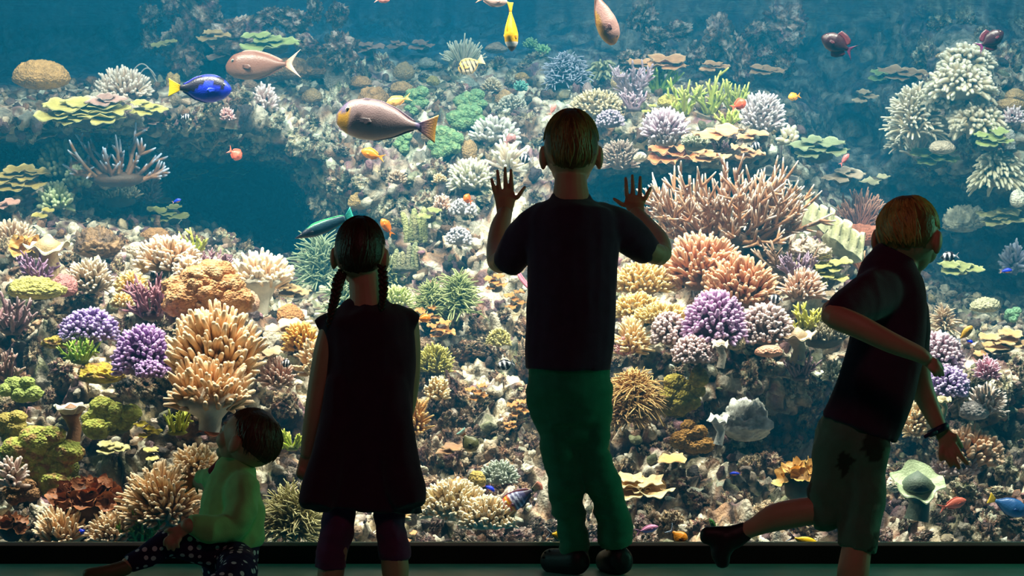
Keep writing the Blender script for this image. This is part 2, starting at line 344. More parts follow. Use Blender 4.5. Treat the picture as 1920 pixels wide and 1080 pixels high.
# ------------------------------------------------------------------ people
def catmull(A, m=4):
    A = np.asarray(A, float)
    if len(A) < 3: return np.array([A[0] + (A[-1] - A[0]) * t for t in np.linspace(0, 1, m + 1)])
    Q = np.concatenate([[2 * A[0] - A[1]], A, [2 * A[-1] - A[-2]]]); out = []
    for i in range(1, len(Q) - 2):
        for t in np.arange(m) / m:
            p0, p1, p2, p3 = Q[i - 1:i + 3]
            out.append(0.5 * (2 * p1 + (p2 - p0) * t + (2 * p0 - 5 * p1 + 4 * p2 - p3) * t * t + (3 * p1 - p0 - 3 * p2 + p3) * t ** 3))
    out.append(A[-1]); return np.array(out)
def limb(b, pts, flat=1.0, c=(0.5, 0.5, 0.5), s=20, caps='rr', m=4):
    """a closed tapering limb through (px, py, distance, half-width px); flat = depth / width"""
    A = np.array([np.r_[at(p[0], p[1], p[2]), p[3] * p[2] / F, (p[4] if len(p) > 4 else flat)] for p in pts])
    A = catmull(A, m); P = A[:, :3]; R = A[:, 3]; fl = A[:, 4]; T = nrm(np.gradient(P, axis=0))
    def capr(i, sgn):
        ks = [0.0, 0.35, 0.7, 0.9] if True else []
        return [(P[i] + sgn * T[i] * R[i] * min(1.0, fl[i]) * k, R[i] * math.sqrt(1 - k * k), fl[i], T[i]) for k in ks]
    rows = [(P[i], R[i], fl[i], T[i]) for i in range(len(P))]
    if caps[0] == 'r': rows = capr(0, -1)[:0:-1] + rows
    if caps[1] == 'r': rows = rows + capr(len(P) - 1, 1)[1:]
    a = np.arange(s) / s * 2 * math.pi; V = []
    for (p, r, f_, t) in rows:
        u = np.cross(t, (0, 1, 0)); n_ = np.linalg.norm(u)
        u = u / n_ if n_ > 0.15 else np.array([1.0, 0, 0]); v = np.cross(u, t)
        V.append(p + r * (np.cos(a)[:, None] * u + f_ * np.sin(a)[:, None] * v))
    k = len(V); V = np.concatenate(V + [[rows[0][0]], [rows[-1][0]]])
    j = np.arange(s); j2 = (j + 1) % s
    b.add(V, [grid_faces(k, s, True), np.stack([j2, j, np.full(s, k * s)], -1), np.stack([(k - 1) * s + j, (k - 1) * s + j2, np.full(s, k * s + 1)], -1)], c)
def ell(b, c3, M3, rad, c=(0.5, 0.5, 0.5), sub=4):
    V0, F0 = ico(sub); b.add((V0 * np.asarray(rad)) @ np.asarray(M3).T + c3, [F0], c)
def fuse(b, name, m, parent, col, voxel=0.006, it=4, wrinkle=0.0, wscale=(18, 18, 9), label=None, seed=0):
    """one continuous surface from overlapping closed shapes"""
    me = b.mesh('tmp'); o = link('tmp', me)
    r = o.modifiers.new('r', 'REMESH'); r.mode = 'VOXEL'; r.voxel_size = voxel; r.use_smooth_shade = True
    s = o.modifiers.new('s', 'SMOOTH'); s.factor = 0.5; s.iterations = it
    if name == 'body': dm = o.modifiers.new('d', 'DECIMATE'); dm.ratio = 0.3
    dg = bpy.context.evaluated_depsgraph_get(); ev = bpy.data.meshes.new_from_object(o.evaluated_get(dg))
    bpy.data.objects.remove(o); bpy.data.meshes.remove(me)
    n = len(ev.vertices); V = np.empty(n * 3, np.float32); ev.vertices.foreach_get('co', V); V = V.reshape(-1, 3).astype(float)
    if wrinkle:
        Nn = np.empty(n * 3, np.float32); ev.vertex_normals.foreach_get('vector', Nn); Nn = Nn.reshape(-1, 3)
        w1 = fbm(V * np.array(wscale), 3, seed + 60); w2 = 1 - np.abs(fbm(V * np.array(wscale) * 0.8 + 5, 2, seed + 70)) * 4
        V = V + Nn * (wrinkle * (w1 + 0.35 * w2))[:, None]
    org = np.array(parent.location) if parent is not None else np.zeros(3)
    ev.vertices.foreach_set('co', (V - org).astype(np.float32).ravel())
    C = col(V) if callable(col) else np.tile(np.asarray(col, float), (n, 1))
    for a_ in list(ev.color_attributes): ev.color_attributes.remove(a_)
    a = ev.color_attributes.new('Col', 'FLOAT_COLOR', 'POINT'); a.data.foreach_set('color', np.c_[C, np.ones(n)].astype(np.float32).ravel())
    ev.materials.clear(); ev.materials.append(m); ev.name = name
    ev.polygons.foreach_set('use_smooth', np.full(len(ev.polygons), True)); ev.update()
    return link(name, ev, parent, None, label)
def frame(fwd, up):
    f_ = nrm(np.array(fwd, float)); r = nrm(np.cross(f_, np.array(up, float))); u = np.cross(r, f_); return np.stack([r, f_, u], 1)
def head(skin, c3, Mh, rx, ry, rz):
    """cranium, jaw, nose, lips, brow and ears; Mh columns = right, forward, up"""
    A = lambda x, y, z: c3 + Mh @ np.array([x * rx, y * ry, z * rz])
    ell(skin, A(0, -0.02, 0.08), Mh, (rx * 0.97, ry * 0.97, rz * 0.90))
    ell(skin, A(0, 0.32, -0.42), Mh, (rx * 0.72, ry * 0.62, rz * 0.56))
    ell(skin, A(0, 0.70, -0.80), Mh, (rx * 0.34, ry * 0.26, rz * 0.2))          # chin
    ell(skin, A(0, 0.98, -0.22), Mh, (rx * 0.15, ry * 0.2, rz * 0.17))           # nose
    ell(skin, A(0, 0.90, -0.05), Mh, (rx * 0.11, ry * 0.14, rz * 0.2))
    ell(skin, A(0, 0.90, -0.50), Mh, (rx * 0.26, ry * 0.10, rz * 0.05)); ell(skin, A(0, 0.88, -0.58), Mh, (rx * 0.22, ry * 0.10, rz * 0.06))
    for s in (-1, 1):
        ell(skin, A(s * 0.48, 0.58, -0.32), Mh, (rx * 0.34, ry * 0.3, rz * 0.3))  # cheeks
        ell(skin, A(s * 0.36, 0.82, 0.16), Mh, (rx * 0.24, ry * 0.12, rz * 0.07))
        ell(skin, A(s * 1.02, -0.06, -0.16), Mh, (rx * 0.13, ry * 0.20, rz * 0.29)); ell(skin, A(s * 1.0, -0.03, -0.36), Mh, (rx * 0.10, ry * 0.13, rz * 0.13))
def eyes(c3, Mh, rx, ry, rz, parent):
    for s in (-1, 1):
        b = B(); V0, F0 = ico(3); e = c3 + Mh @ np.array([s * 0.36 * rx, 0.80 * ry, 0.0]); r = rx * 0.17
        C = np.tile(lin((235, 230, 225)), (len(V0), 1)); C[V0[:, 1] > 0.80] = lin((70, 50, 35)); C[V0[:, 1] > 0.93] = 0.01
        b.add((V0 * r) @ Mh.T + e, [F0], C); b.build('eye', M_SKIN, parent, np.array(parent.location))
def hair(c3, Mh, rx, ry, rz, parent, col, nape=-0.35, front=0.45, swirl=0.0, thick=0.07, ears=True, seed=0, locks=260, lock_r=0.05, hl=None):
    V0, F0 = ico(5); ang = np.arctan2(V0[:, 0], V0[:, 1])
    side = np.clip((np.abs(V0[:, 0]) - 0.62) / 0.2, 0, 1) * np.clip((V0[:, 1] + 0.45) / 0.25, 0, 1) * ears
    line = np.where(V0[:, 1] > 0, nape + (front - nape) * np.clip(V0[:, 1] * 1.5, 0, 1), nape); line = np.maximum(line, nape + (front - nape) * np.clip((V0[:, 1] + 0.30) * 1.5, 0, 1)); line = np.maximum(line, line * (1 - side) + 0.06 * side)
    line = line + 0.22 * V0[:, 0] ** 2 * (V0[:, 1] < 0.1)
    inz = np.clip((V0[:, 2] - line) * 4, 0, 1)
    g = np.sin(ang * 38 + 5 * vnoise(V0 * 4, seed) + swirl * V0[:, 2] * 12) * 0.5 + 0.6 * vnoise(np.c_[ang * 9, V0[:, 2] * 2.5, 0 * ang], seed + 2)
    taper = np.clip((V0[:, 2] - line) * 1.3, 0.0, 1)
    r = 0.93 + inz * (0.07 + (thick + 0.016 * g) * taper)
    C = np.asarray(col) * (0.8 + 0.25 * g)[:, None]
    keep = F0[(inz[F0] > 0.02).any(1)]; b = B(); b.add((V0 * np.array([rx, ry, rz]) * r[:, None]) @ Mh.T + c3, [keep], np.clip(C, 0.002, 1))
    hb = b.build('hair', M_HAIR, parent, np.array(parent.location))
    # combed locks over the cap of hair
    rr = np.random.default_rng(seed + 4); th = rr.uniform(-math.pi, math.pi, locks); k = 7; P = []; R = []
    for t0 in th:
        y_ = math.cos(t0); z1 = nape + (front - nape) * min(max(y_ * 1.5, 0), 1) if y_ > 0 else nape
        z1 = max(z1, 0.10) if abs(math.sin(t0)) > 0.66 and ears else z1; z1 = max(z1, nape + (front - nape) * min(max((y_ + 0.3) * 1.5, 0), 1)); e1 = math.asin(max(-0.95, min(0.95, z1))) + rr.uniform(0.08, 0.4); e0 = min(1.45, e1 + rr.uniform(0.6, 1.2)); t = np.linspace(e0, e1, k)
        az = t0 + swirl * np.linspace(0.5, 0, k) + 0.1 * np.sin(np.linspace(0, 3, k) + rr.uniform(0, 6)); q = np.stack([np.cos(t) * np.sin(az), np.cos(t) * np.cos(az), np.sin(t)], -1)
        P.append((q * np.array([rx, ry, rz]) * (1.0 + (thick + 0.014 * rr.random()) * np.linspace(1, 0.1, k))[:, None]) @ Mh.T + c3); R.append(rx * lock_r * np.array([0.3, 0.8, 1, 1, 0.9, 0.6, 0.15]))
    V, Fs, t = tubes(P, R, 5, flat=0.4); rc = rr.uniform(0.75, 1.3, locks); C = np.asarray(hl if hl is not None else col) * np.repeat(rc, k * 5 + 1)[:, None]
    b = B(); b.add(V, Fs, np.clip(C, 0.002, 1)); b.build('hair_locks', M_HAIR, hb, np.array(parent.location), kind='stuff')
    return hb
def hand(b, palm, wrist, fingers, d, fr, pr):
    """palm blade plus four fingers and a thumb, each a tapering bent chain"""
    f4 = np.array([f[:2] for f in fingers[:4]], float); bc = f4.mean(0); br = 0.5 * np.linalg.norm(f4[0] - f4[3]) + fr * 0.9
    limb(b, [(*wrist[:2], wrist[2], wrist[3]), ((wrist[0] + palm[0]) / 2, (wrist[1] + palm[1]) / 2, (wrist[2] + d) / 2, (wrist[3] + pr) / 2), (*palm, d, pr), ((palm[0] + bc[0]) / 2, (palm[1] + bc[1]) / 2, d, (pr + br) / 2), (*bc, d, br)], 0.36, caps='rf')
    for i, (bx, by, tx, ty, *dd) in enumerate(fingers):
        dt = dd[0] if dd else d; mx, my = (bx + tx) / 2, (by + ty) / 2
        k = dd[1] if len(dd) > 1 else 0.0
        ox, oy = -(ty - by) * k, (tx - bx) * k
        sx, sy = palm[0] * 0.35 + bx * 0.65, palm[1] * 0.35 + by * 0.65
        limb(b, [(sx, sy, d, fr * 1.15), (bx, by, d - 0.004, fr * 1.12), (mx + ox, my + oy, (d + dt) / 2 - 0.007, fr), (tx, ty, dt, fr * 0.78)], 0.9, s=12)
SKIN = lin((214, 160, 130))

# ---- tall boy, hands on the glass
P_ = empty('person', at(1085, 1070, 5.74) * np.array([1, 1, 0])); boy = P_
tag(P_, 'tall boy in dark t-shirt and green trousers, both palms raised on the glass', 'person')
Mh = frame((0.02, 1, 0.10), (0, -0.05, 1)); hc = at(1071, 283, 5.68); rx, ry, rz = 0.0755, 0.092, 0.103
sk = B(); head(sk, hc, Mh, rx, ry, rz)
limb(sk, [(1070, 325, 5.665, 30), (1070, 350, 5.645, 32), (1071, 385, 5.635, 40, .75), (1072, 430, 5.63, 68, .5)], 0.85)
limb(sk, [(1072, 420, 5.63, 66), (1072, 520, 5.63, 74), (1068, 620, 5.63, 64), (1066, 700, 5.63, 56)], 0.5)
hd = 5.972
limb(sk, [(1000, 425, 5.64, 26), (965, 470, 5.66, 24), (937, 492, 5.72, 21), (932, 470, 5.80, 20), (937, 430, 5.88, 19), (946, 402, 5.935, 14.5)])
limb(sk, [(1145, 418, 5.64, 26), (1195, 455, 5.66, 23), (1237, 478, 5.72, 20), (1235, 452, 5.80, 20), (1212, 425, 5.88, 18), (1194, 402, 5.935, 14.5)])
hand(sk, (947, 372), (946, 402, 5.935, 14.5), [(928, 360, 921.5, 336), (936.5, 356, 932.5, 320), (948, 353, 947, 315), (959.5, 354, 958, 319), (970, 370, 984, 351)], hd, 4.0, 20)
hand(sk, (1190, 382), (1194, 402, 5.935, 14.5), [(1209, 373, 1220, 352), (1199.5, 366, 1200.5, 332), (1187, 364, 1185.6, 329), (1175.5, 366, 1173, 334), (1168, 384, 1151, 373)], hd, 4.0, 19)
for pts in ([(1046, 760, 5.66, 32), (1053, 858, 5.66, 27), (1068, 950, 5.70, 22), (1078, 1050, 5.74, 16)], [(1110, 760, 5.66, 32), (1119, 870, 5.66, 27), (1142, 950, 5.70, 22), (1154, 1040, 5.72, 16)]): limb(sk, pts)
fuse(sk, 'body', M_SKIN, P_, SKIN, 0.0027, 2); eyes(hc, Mh, rx, ry, rz, P_)
hair(hc + Mh @ np.array([0, -0.006, 0.006]), Mh, rx, ry, rz, P_, lin((120, 92, 52)), nape=-0.52, front=0.5, thick=0.045, seed=1, locks=320, hl=lin((150, 118, 66)))
sh = B()
limb(sh, [(1072, 374, 5.64, 40), (1072, 384, 5.638, 58), (1072, 397, 5.635, 78), (1073, 417, 5.63, 90), (1074, 470, 5.63, 86), (1074.5, 520, 5.63, 85), (1072, 600, 5.63, 84), (1067, 660, 5.63, 83), (1066, 694, 5.63, 81)], 0.62, caps='rf')
limb(sh, [(1020, 415, 5.64, 36), (988, 440, 5.65, 38), (962, 478, 5.675, 33), (948, 497, 5.70, 29)], 0.9, caps='rf')
limb(sh, [(1125, 412, 5.64, 36), (1160, 428, 5.65, 38), (1198, 458, 5.675, 31), (1217, 475, 5.70, 27)], 0.9, caps='rf')
fuse(sh, 'tshirt', M_CLOTH, P_, lin((70, 46, 74)), 0.006, 5, 0.006, (14, 14, 9), label='dark navy short-sleeved t-shirt', seed=1)
tr = B()
limb(tr, [(1066, 675, 5.635, 76), (1067, 720, 5.64, 78), (1070, 770, 5.645, 74), (1074, 810, 5.65, 62)], 0.6)
limb(tr, [(1046, 745, 5.65, 44), (1046, 802, 5.65, 35), (1053, 858, 5.65, 34), (1060, 905, 5.66, 33.5), (1063, 939, 5.68, 33), (1070, 976, 5.70, 31.5), (1077, 1026, 5.72, 30.5), (1078, 1060, 5.735, 29)], 1.0, caps='rf')
limb(tr, [(1106, 735, 5.65, 42), (1112, 790, 5.65, 34), (1113, 843, 5.65, 30), (1121, 878, 5.65, 34), (1138, 932, 5.67, 32), (1149, 976, 5.69, 33.5), (1155, 1020, 5.71, 32)], 1.0, caps='rf')
fuse(tr, 'trousers', M_CLOTH, P_, lin((40, 142, 112)), 0.006, 3, 0.014, (7, 7, 26), label='green cotton trousers', seed=5)
for nm, pts, hol in (('clog', [(1082, 1052, 5.70, 26), (1060, 1053, 5.735, 25), (1034, 1052, 5.78, 24)], 1), ('clog', [(1162, 1050, 5.70, 28), (1150, 1052, 5.74, 27), (1140, 1054, 5.82, 25)], 0)):
    s_ = B(); limb(s_, pts, 0.9)
    so = fuse(s_, nm, M_RUBBER, P_, lin((30, 32, 40)), 0.005, 2)
    if hol:
        hb = B()
        for i, (hx, hy) in enumerate(((1022, 1036), (1030, 1033), (1039, 1032), (1018, 1045), (1027, 1042), (1036, 1040))): ell(hb, at(hx, hy, 5.752 + 0.002 * i), np.eye(3), (0.0035, 0.004, 0.0035), lin((8, 8, 10)), 2)
        hb.build('vent_holes', M_RUBBER, so, np.array(P_.location))

# ---- girl with two plaits
P_ = empty('person', at(690, 1080, 5.1) * np.array([1, 1, 0]))
tag(P_, 'girl with two plaits in a dark sleeveless dress and plum leggings, seen from behind', 'person')
gd_ = 5.1; Mh = frame((0.05, 1, 0.05), (0.03, -0.03, 1)); hc = at(675, 474, gd_); rx, ry, rz = 0.0625, 0.078, 0.086
sk = B(); head(sk, hc, Mh, rx, ry, rz)
limb(sk, [(682, 510, 5.09, 30), (686, 545, 5.085, 31), (688, 572, 5.08, 36, .75), (690, 605, 5.08, 66, .4)], 0.85)
limb(sk, [(690, 600, 5.08, 66), (690, 700, 5.08, 72), (688, 830, 5.08, 66)], 0.5)
limb(sk, [(625, 610, 5.08, 24), (612, 660, 5.08, 24), (601, 720, 5.09, 23), (590, 780, 5.10, 20), (581, 825, 5.12, 16), (576, 848, 5.13, 13)])
hand(sk, (574, 872), (577, 848, 5.13, 13), [(562, 882, 566, 896, 5.15, 0.25), (569, 886, 574, 900, 5.15, 0.2), (577, 888, 581, 902, 5.15, 0.15), (584, 886, 588, 899, 5.14, 0.1), (587, 864, 594, 882, 5.11, 0.0)], 5.135, 5.6, 16)
limb(sk, [(760, 600, 5.09, 25), (765, 660, 5.10, 24), (764, 720, 5.12, 22), (756, 775, 5.17, 19), (740, 800, 5.24, 15)])
hand(sk, (722, 806), (740, 800, 5.24, 14), [(712, 798, 694, 796, 5.27), (710, 804, 690, 806, 5.27), (711, 811, 692, 815, 5.27), (714, 818, 698, 824, 5.27), (728, 792, 718, 780, 5.26)], 5.26, 5.2, 14)
limb(sk, [(637, 940, 5.08, 26), (632, 1010, 5.08, 23), (620, 1075, 5.09, 25), (617, 1110, 5.09, 20)]); limb(sk, [(729, 940, 5.08, 26), (735, 1010, 5.08, 23), (741, 1065, 5.09, 26), (741, 1105, 5.09, 20)])
fuse(sk, 'body', M_SKIN, P_, SKIN, 0.0027, 2); eyes(hc, Mh, rx, ry, rz, P_)
hb = hair(hc, Mh, rx, ry, rz, P_, lin((74, 46, 32)), nape=-0.58, front=0.42, thick=0.04, seed=8, locks=260, lock_r=0.035)
for pts in ([(641, 512, 5.07, 9), (634, 530, 5.05, 11), (628, 560, 5.035, 9.5), (621, 585, 5.03, 7.5), (615, 612, 5.03, 4)], [(716, 500, 5.05, 8), (719, 530, 5.035, 9), (718, 560, 5.03, 7.5), (716, 580, 5.03, 4.5)]):
    A = catmull(np.array([np.r_[at(p[0], p[1], p[2]), p[3] * p[2] / F] for p in pts]), 6); bb = B()
    for i in range(len(A)):
        s = 1 if i % 2 else -1; r = A[i, 3]; t = nrm(A[min(i + 1, len(A) - 1), :3] - A[max(i - 1, 0), :3]); sd = nrm(np.cross(t, (0, 1, 0)))
        ax = nrm(t * 0.8 - sd * s * 0.6); fr_ = np.stack([np.cross(ax, (0, 1, 0)), ax, np.array([0, 1.0, 0])], 1)
        ell(bb, A[i, :3] + sd * s * r * 0.38, fr_, (r * 0.55, r * 1.05, r * 0.8), lin((70, 42, 30)), 2)
    bb.build('plait', M_HAIR, hb, np.array(P_.location))
dr = B()
limb(dr, [(686, 574, 5.08, 48), (688, 596, 5.08, 88), (690, 625, 5.08, 90), (692, 700, 5.08, 84), (688, 780, 5.08, 86), (686, 850, 5.08, 90), (684, 905, 5.08, 98), (680, 953, 5.08, 114)], 0.52, caps='rf')
limb(dr, [(640, 598, 5.08, 20), (612, 604, 5.08, 17), (594, 611, 5.08, 13)], 1.1, caps='rf'); limb(dr, [(735, 590, 5.08, 22), (765, 596, 5.08, 21), (783, 604, 5.085, 16)], 1.1, caps='rf')
limb(dr, [(640, 720, 5.06, 30), (628, 800, 5.045, 30), (614, 870, 5.03, 34), (602, 915, 5.02, 36), (592, 952, 5.0, 31)], 0.8, caps='rf'); limb(dr, [(730, 720, 5.06, 34), (740, 800, 5.05, 34), (752, 880, 5.03, 36), (762, 920, 5.02, 36), (769, 950, 5.01, 29)], 0.8, caps='rf')
fuse(dr, 'dress', M_CLOTH, P_, lin((68, 38, 60)), 0.006, 4, 0.007, (16, 16, 5), label='dark flared sleeveless dress', seed=3)
lg = B()
limb(lg, [(640, 900, 5.08, 34), (637, 955, 5.08, 32), (633, 1000, 5.08, 29.5), (621, 1040, 5.085, 29), (619, 1064, 5.09, 30)], 1.0, caps='rf'); limb(lg, [(728, 900, 5.08, 34), (729, 955, 5.08, 29), (734, 1000, 5.08, 27.5), (739, 1030, 5.085, 29), (740, 1046, 5.09, 29)], 1.0, caps='rf')
fuse(lg, 'leggings', M_CLOTH, P_, lin((112, 48, 92)), 0.005, 3, 0.006, (20, 20, 26), label='plum leggings ending above the ankle', seed=6)
for pts in ([(617, 1116, 5.06, 20), (612, 1118, 5.12, 20), (606, 1116, 5.18, 18)], [(741, 1116, 5.06, 20), (746, 1118, 5.12, 20), (750, 1116, 5.18, 18)]):
    s_ = B(); limb(s_, pts, 0.6); fuse(s_, 'shoe', M_RUBBER, P_, lin((40, 24, 30)), 0.006, 2)

# ---- toddler sitting on the floor
P_ = empty('person', at(430, 1080, 5.4) * np.array([1, 1, 0]))
tag(P_, 'toddler in green cardigan and spotted trousers sitting on the floor, head tipped back', 'person')
Mh = frame((-0.80, 0.45, 0.42), (0.42, -0.1, 0.9)); hc = at(470, 826, 5.42); rx, ry, rz = 0.070, 0.082, 0.080
sk = B(); head(sk, hc, Mh, rx, ry, rz)
limb(sk, [(455, 850, 5.42, 26), (446, 880, 5.42, 27), (440, 900, 5.42, 40)], 0.9)
limb(sk, [(440, 905, 5.42, 44), (432, 960, 5.42, 50), (432, 1030, 5.41, 50)], 0.75)
limb(sk, [(450, 925, 5.36, 22), (440, 975, 5.33, 20), (400, 990, 5.29, 18), (352, 985, 5.265, 14)])
hand(sk, (328, 1002), (350, 988, 5.262, 13), [(318, 1008, 309, 1022, 5.25, 0.2), (323, 1013, 316, 1030, 5.25, 0.2), (330, 1014, 325, 1031, 5.25, 0.2), (337, 1010, 334, 1026, 5.25, 0.2), (322, 994, 310, 996, 5.26, 0.1)], 5.255, 4.6, 13)
limb(sk, [(405, 915, 5.50, 20), (388, 905, 5.55, 17), (375, 903, 5.58, 13)])
hand(sk, (362, 903), (376, 903, 5.58, 12), [(354, 890, 340, 888, 5.60, 0.12), (351.5, 898.5, 337, 900, 5.60, 0.1), (352.5, 907, 339, 912, 5.60, 0.05), (357, 914.5, 347, 923, 5.60, 0.0), (369, 912, 371, 925, 5.58, 0.1)], 5.595, 2.9, 12)
limb(sk, [(420, 1040, 5.4, 22), (330, 1020, 5.33, 17), (240, 1058, 5.28, 14)]); limb(sk, [(438, 1050, 5.38, 20), (446, 1075, 5.2, 18), (400, 1105, 5.1, 18)])
fuse(sk, 'body', M_SKIN, P_, SKIN, 0.0027, 2); eyes(hc, Mh, rx, ry, rz, P_)
hair(hc, Mh, rx, ry, rz, P_, lin((92, 60, 40)), nape=-0.42, front=0.38, thick=0.05, ears=False, seed=14, locks=240, lock_r=0.03, swirl=0.6)
cd = B()
limb(cd, [(440, 886, 5.42, 40), (437, 905, 5.42, 52), (434, 945, 5.42, 58), (432, 985, 5.41, 61), (431, 1012, 5.41, 62), (432, 1028, 5.41, 56)], 0.85, caps='rf')
limb(cd, [(452, 918, 5.37, 34), (452, 955, 5.335, 31), (436, 985, 5.325, 28), (400, 992, 5.295, 25), (372, 987, 5.275, 21), (356, 985, 5.265, 17)], 1.0, caps='rf')
limb(cd, [(415, 905, 5.46, 26), (395, 900, 5.53, 21), (378, 899, 5.57, 16)], 1.0, caps='rf')
def cardcol(V): return np.tile(lin((176, 230, 150)), (len(V), 1))
fuse(cd, 'cardigan', M_CLOTH, P_, cardcol, 0.005, 3, 0.010, (14, 14, 15), label='pale green knitted cardigan', seed=11)
cl = B(); limb(cl, [(418, 862, 5.45, 9), (408, 874, 5.45, 9), (396, 884, 5.46, 8)], 0.8); fuse(cl, 'collar', M_CLOTH, P_, lin((150, 40, 70)), 0.004, 2, label='crimson collar of the shirt underneath')
tr = B()
limb(tr, [(432, 1022, 5.41, 54), (430, 1055, 5.40, 55), (428, 1085, 5.39, 46)], 0.85)
limb(tr, [(420, 1040, 5.37, 36), (370, 1022, 5.34, 34), (325, 1018, 5.32, 29), (285, 1036, 5.30, 23), (240, 1058, 5.28, 17)], 1.0, caps='rf')
limb(tr, [(440, 1050, 5.37, 40), (446, 1075, 5.2, 36), (420, 1095, 5.12, 28), (385, 1108, 5.1, 20)], 1.0, caps='rf')
M_SPOT = mat('spotted_cloth', 0.9, 0.15, 30, 0.1, 0.0)
nt = M_SPOT.node_tree; N = nt.nodes; tc = N.new('ShaderNodeTexCoord'); vo = N.new('ShaderNodeTexVoronoi'); vo.inputs['Scale'].default_value = 46; vo.inputs['Randomness'].default_value = 0.25
lt = N.new('ShaderNodeMath'); lt.operation = 'LESS_THAN'; lt.inputs[1].default_value = 0.30; mx = N.new('ShaderNodeMix'); mx.data_type = 'RGBA'
nt.links.new(tc.outputs['Object'], vo.inputs['Vector']); nt.links.new(vo.outputs['Distance'], lt.inputs[0]); nt.links.new(lt.outputs[0], mx.inputs['Factor'])
pb = N['Principled BSDF']; nt.links.new(pb.inputs['Base Color'].links[0].from_socket, mx.inputs[6]); mx.inputs[7].default_value = (0.75, 0.72, 0.78, 1); nt.links.new(mx.outputs[2], pb.inputs['Base Color'])
fuse(tr, 'trousers', M_SPOT, P_, lin((52, 40, 76)), 0.005, 3, 0.006, (16, 16, 16), label='dark trousers with white spots', seed=12)
for pts in ([(236, 1064, 5.275, 15), (205, 1073, 5.26, 15), (165, 1077, 5.25, 12)], [(378, 1110, 5.1, 18), (350, 1114, 5.1, 17), (325, 1118, 5.1, 14)]):
    s_ = B(); limb(s_, pts, 0.9); fuse(s_, 'shoe', M_RUBBER, P_, lin((120, 100, 70)), 0.005, 2, label='soft tan shoe')

# ---- running boy
rd = 4.55; P_ = empty('person', at(1600, 1080, rd) * np.array([1, 1, 0]))
tag(P_, 'fair-haired boy running to the right in dark t-shirt and knee-length shorts', 'person')
Mh = frame((0.42, 0.88, -0.22), (0.12, 0.12, 1)); hc = at(1702, 441, rd); rx, ry, rz = 0.0675, 0.076, 0.082
sk = B(); head(sk, hc, Mh, rx, ry, rz)
limb(sk, [(1690, 478, 4.54, 34), (1682, 505, 4.53, 40, .7), (1672, 540, 4.53, 62, .5)], 0.85)
limb(sk, [(1668, 540, 4.53, 62), (1660, 640, 4.53, 60), (1632, 760, 4.53, 54), (1612, 810, 4.53, 46)], 0.5)
limb(sk, [(1640, 550, 4.46, 30), (1590, 575, 4.40, 28), (1562, 590, 4.36, 24), (1610, 612, 4.33, 23), (1670, 642, 4.32, 20), (1718, 662, 4.33, 16), (1732, 670, 4.335, 14)])
hand(sk, (1745, 680), (1732, 670, 4.335, 13), [(1752, 678, 1767, 692, 4.37, -0.1), (1752, 683, 1768, 703, 4.36, -0.1), (1749, 686, 1762, 704, 4.35, -0.1), (1745, 689, 1754, 704, 4.34, -0.1), (1742, 671, 1757, 676, 4.39, 0.1)], 4.34, 5.5, 12)
limb(sk, [(1715, 600, 4.64, 26), (1716, 660, 4.66, 25), (1724, 715, 4.67, 23), (1742, 760, 4.67, 19), (1760, 798, 4.66, 14.5)])
hand(sk, (1776, 826), (1761, 800, 4.66, 14), [(1766, 842, 1765, 862, 4.65, 0.08), (1774, 846, 1783, 873, 4.65, 0.06), (1783, 845, 1798, 877, 4.65, 0.05), (1791, 838, 1814, 869, 4.65, 0.04), (1790, 818, 1803, 838, 4.70, 0.0)], 4.66, 5.6, 17)
limb(sk, [(1622, 850, 4.53, 30), (1616, 960, 4.525, 26), (1606, 1030, 4.515, 28), (1599, 1080, 4.51, 30), (1600, 1130, 4.53, 24), (1604, 1165, 4.54, 17)])
limb(sk, [(1578, 850, 4.55, 26), (1564, 915, 4.55, 24), (1548, 953, 4.555, 24), (1505, 960, 4.56, 27), (1452, 971, 4.57, 26), (1415, 988, 4.575, 18), (1388, 1000, 4.58, 15)])
fuse(sk, 'body', M_SKIN, P_, SKIN, 0.0027, 2); eyes(hc, Mh, rx, ry, rz, P_)
hair(hc, Mh, rx, ry, rz, P_, lin((150, 122, 66)), nape=-0.56, front=0.40, thick=0.055, seed=21, locks=520, lock_r=0.055, swirl=0.8, hl=lin((196, 164, 88)))
sh = B()
limb(sh, [(1676, 482, 4.53, 42), (1670, 508, 4.53, 60), (1668, 545, 4.53, 69), (1668, 600, 4.53, 70), (1660, 660, 4.53, 73), (1643, 720, 4.53, 74), (1622, 780, 4.53, 74), (1612, 806, 4.53, 74)], 0.68, caps='rf')
limb(sh, [(1672, 550, 4.54, 46), (1644, 552, 4.48, 47), (1606, 569, 4.42, 41), (1574, 586, 4.37, 32), (1564, 591, 4.36, 27)], 0.9, caps='rr')
limb(sh, [(1708, 575, 4.6, 32), (1714, 630, 4.64, 29), (1718, 672, 4.66, 27)], 0.9, caps='rf')
fuse(sh, 'tshirt', M_CLOTH, P_, lin((72, 42, 68)), 0.006, 4, 0.006, (14, 14, 9), label='dark short-sleeved t-shirt', seed=15)
so = B()
limb(so, [(1610, 788, 4.53, 62), (1603, 825, 4.53, 65), (1606, 860, 4.53, 56)], 0.6)
limb(so, [(1622, 835, 4.53, 48), (1620, 900, 4.53, 42), (1614, 960, 4.525, 40), (1611, 1015, 4.52, 37), (1608, 1030, 4.52, 37)], 1.0, caps='rf')
limb(so, [(1580, 820, 4.55, 50), (1567, 880, 4.55, 42), (1558, 930, 4.553, 38), (1548, 958, 4.555, 34), (1528, 961, 4.56, 30)], 1.0, caps='rf')
def camo(V):
    a = fbm(V * 14, 3, 90); b_ = fbm(V * 14 + 9, 3, 91); C = np.tile(lin((96, 130, 112)), (len(V), 1)); C[a > 0.1] = lin((52, 66, 56)); C[b_ > 0.15] = lin((130, 160, 140)); return C
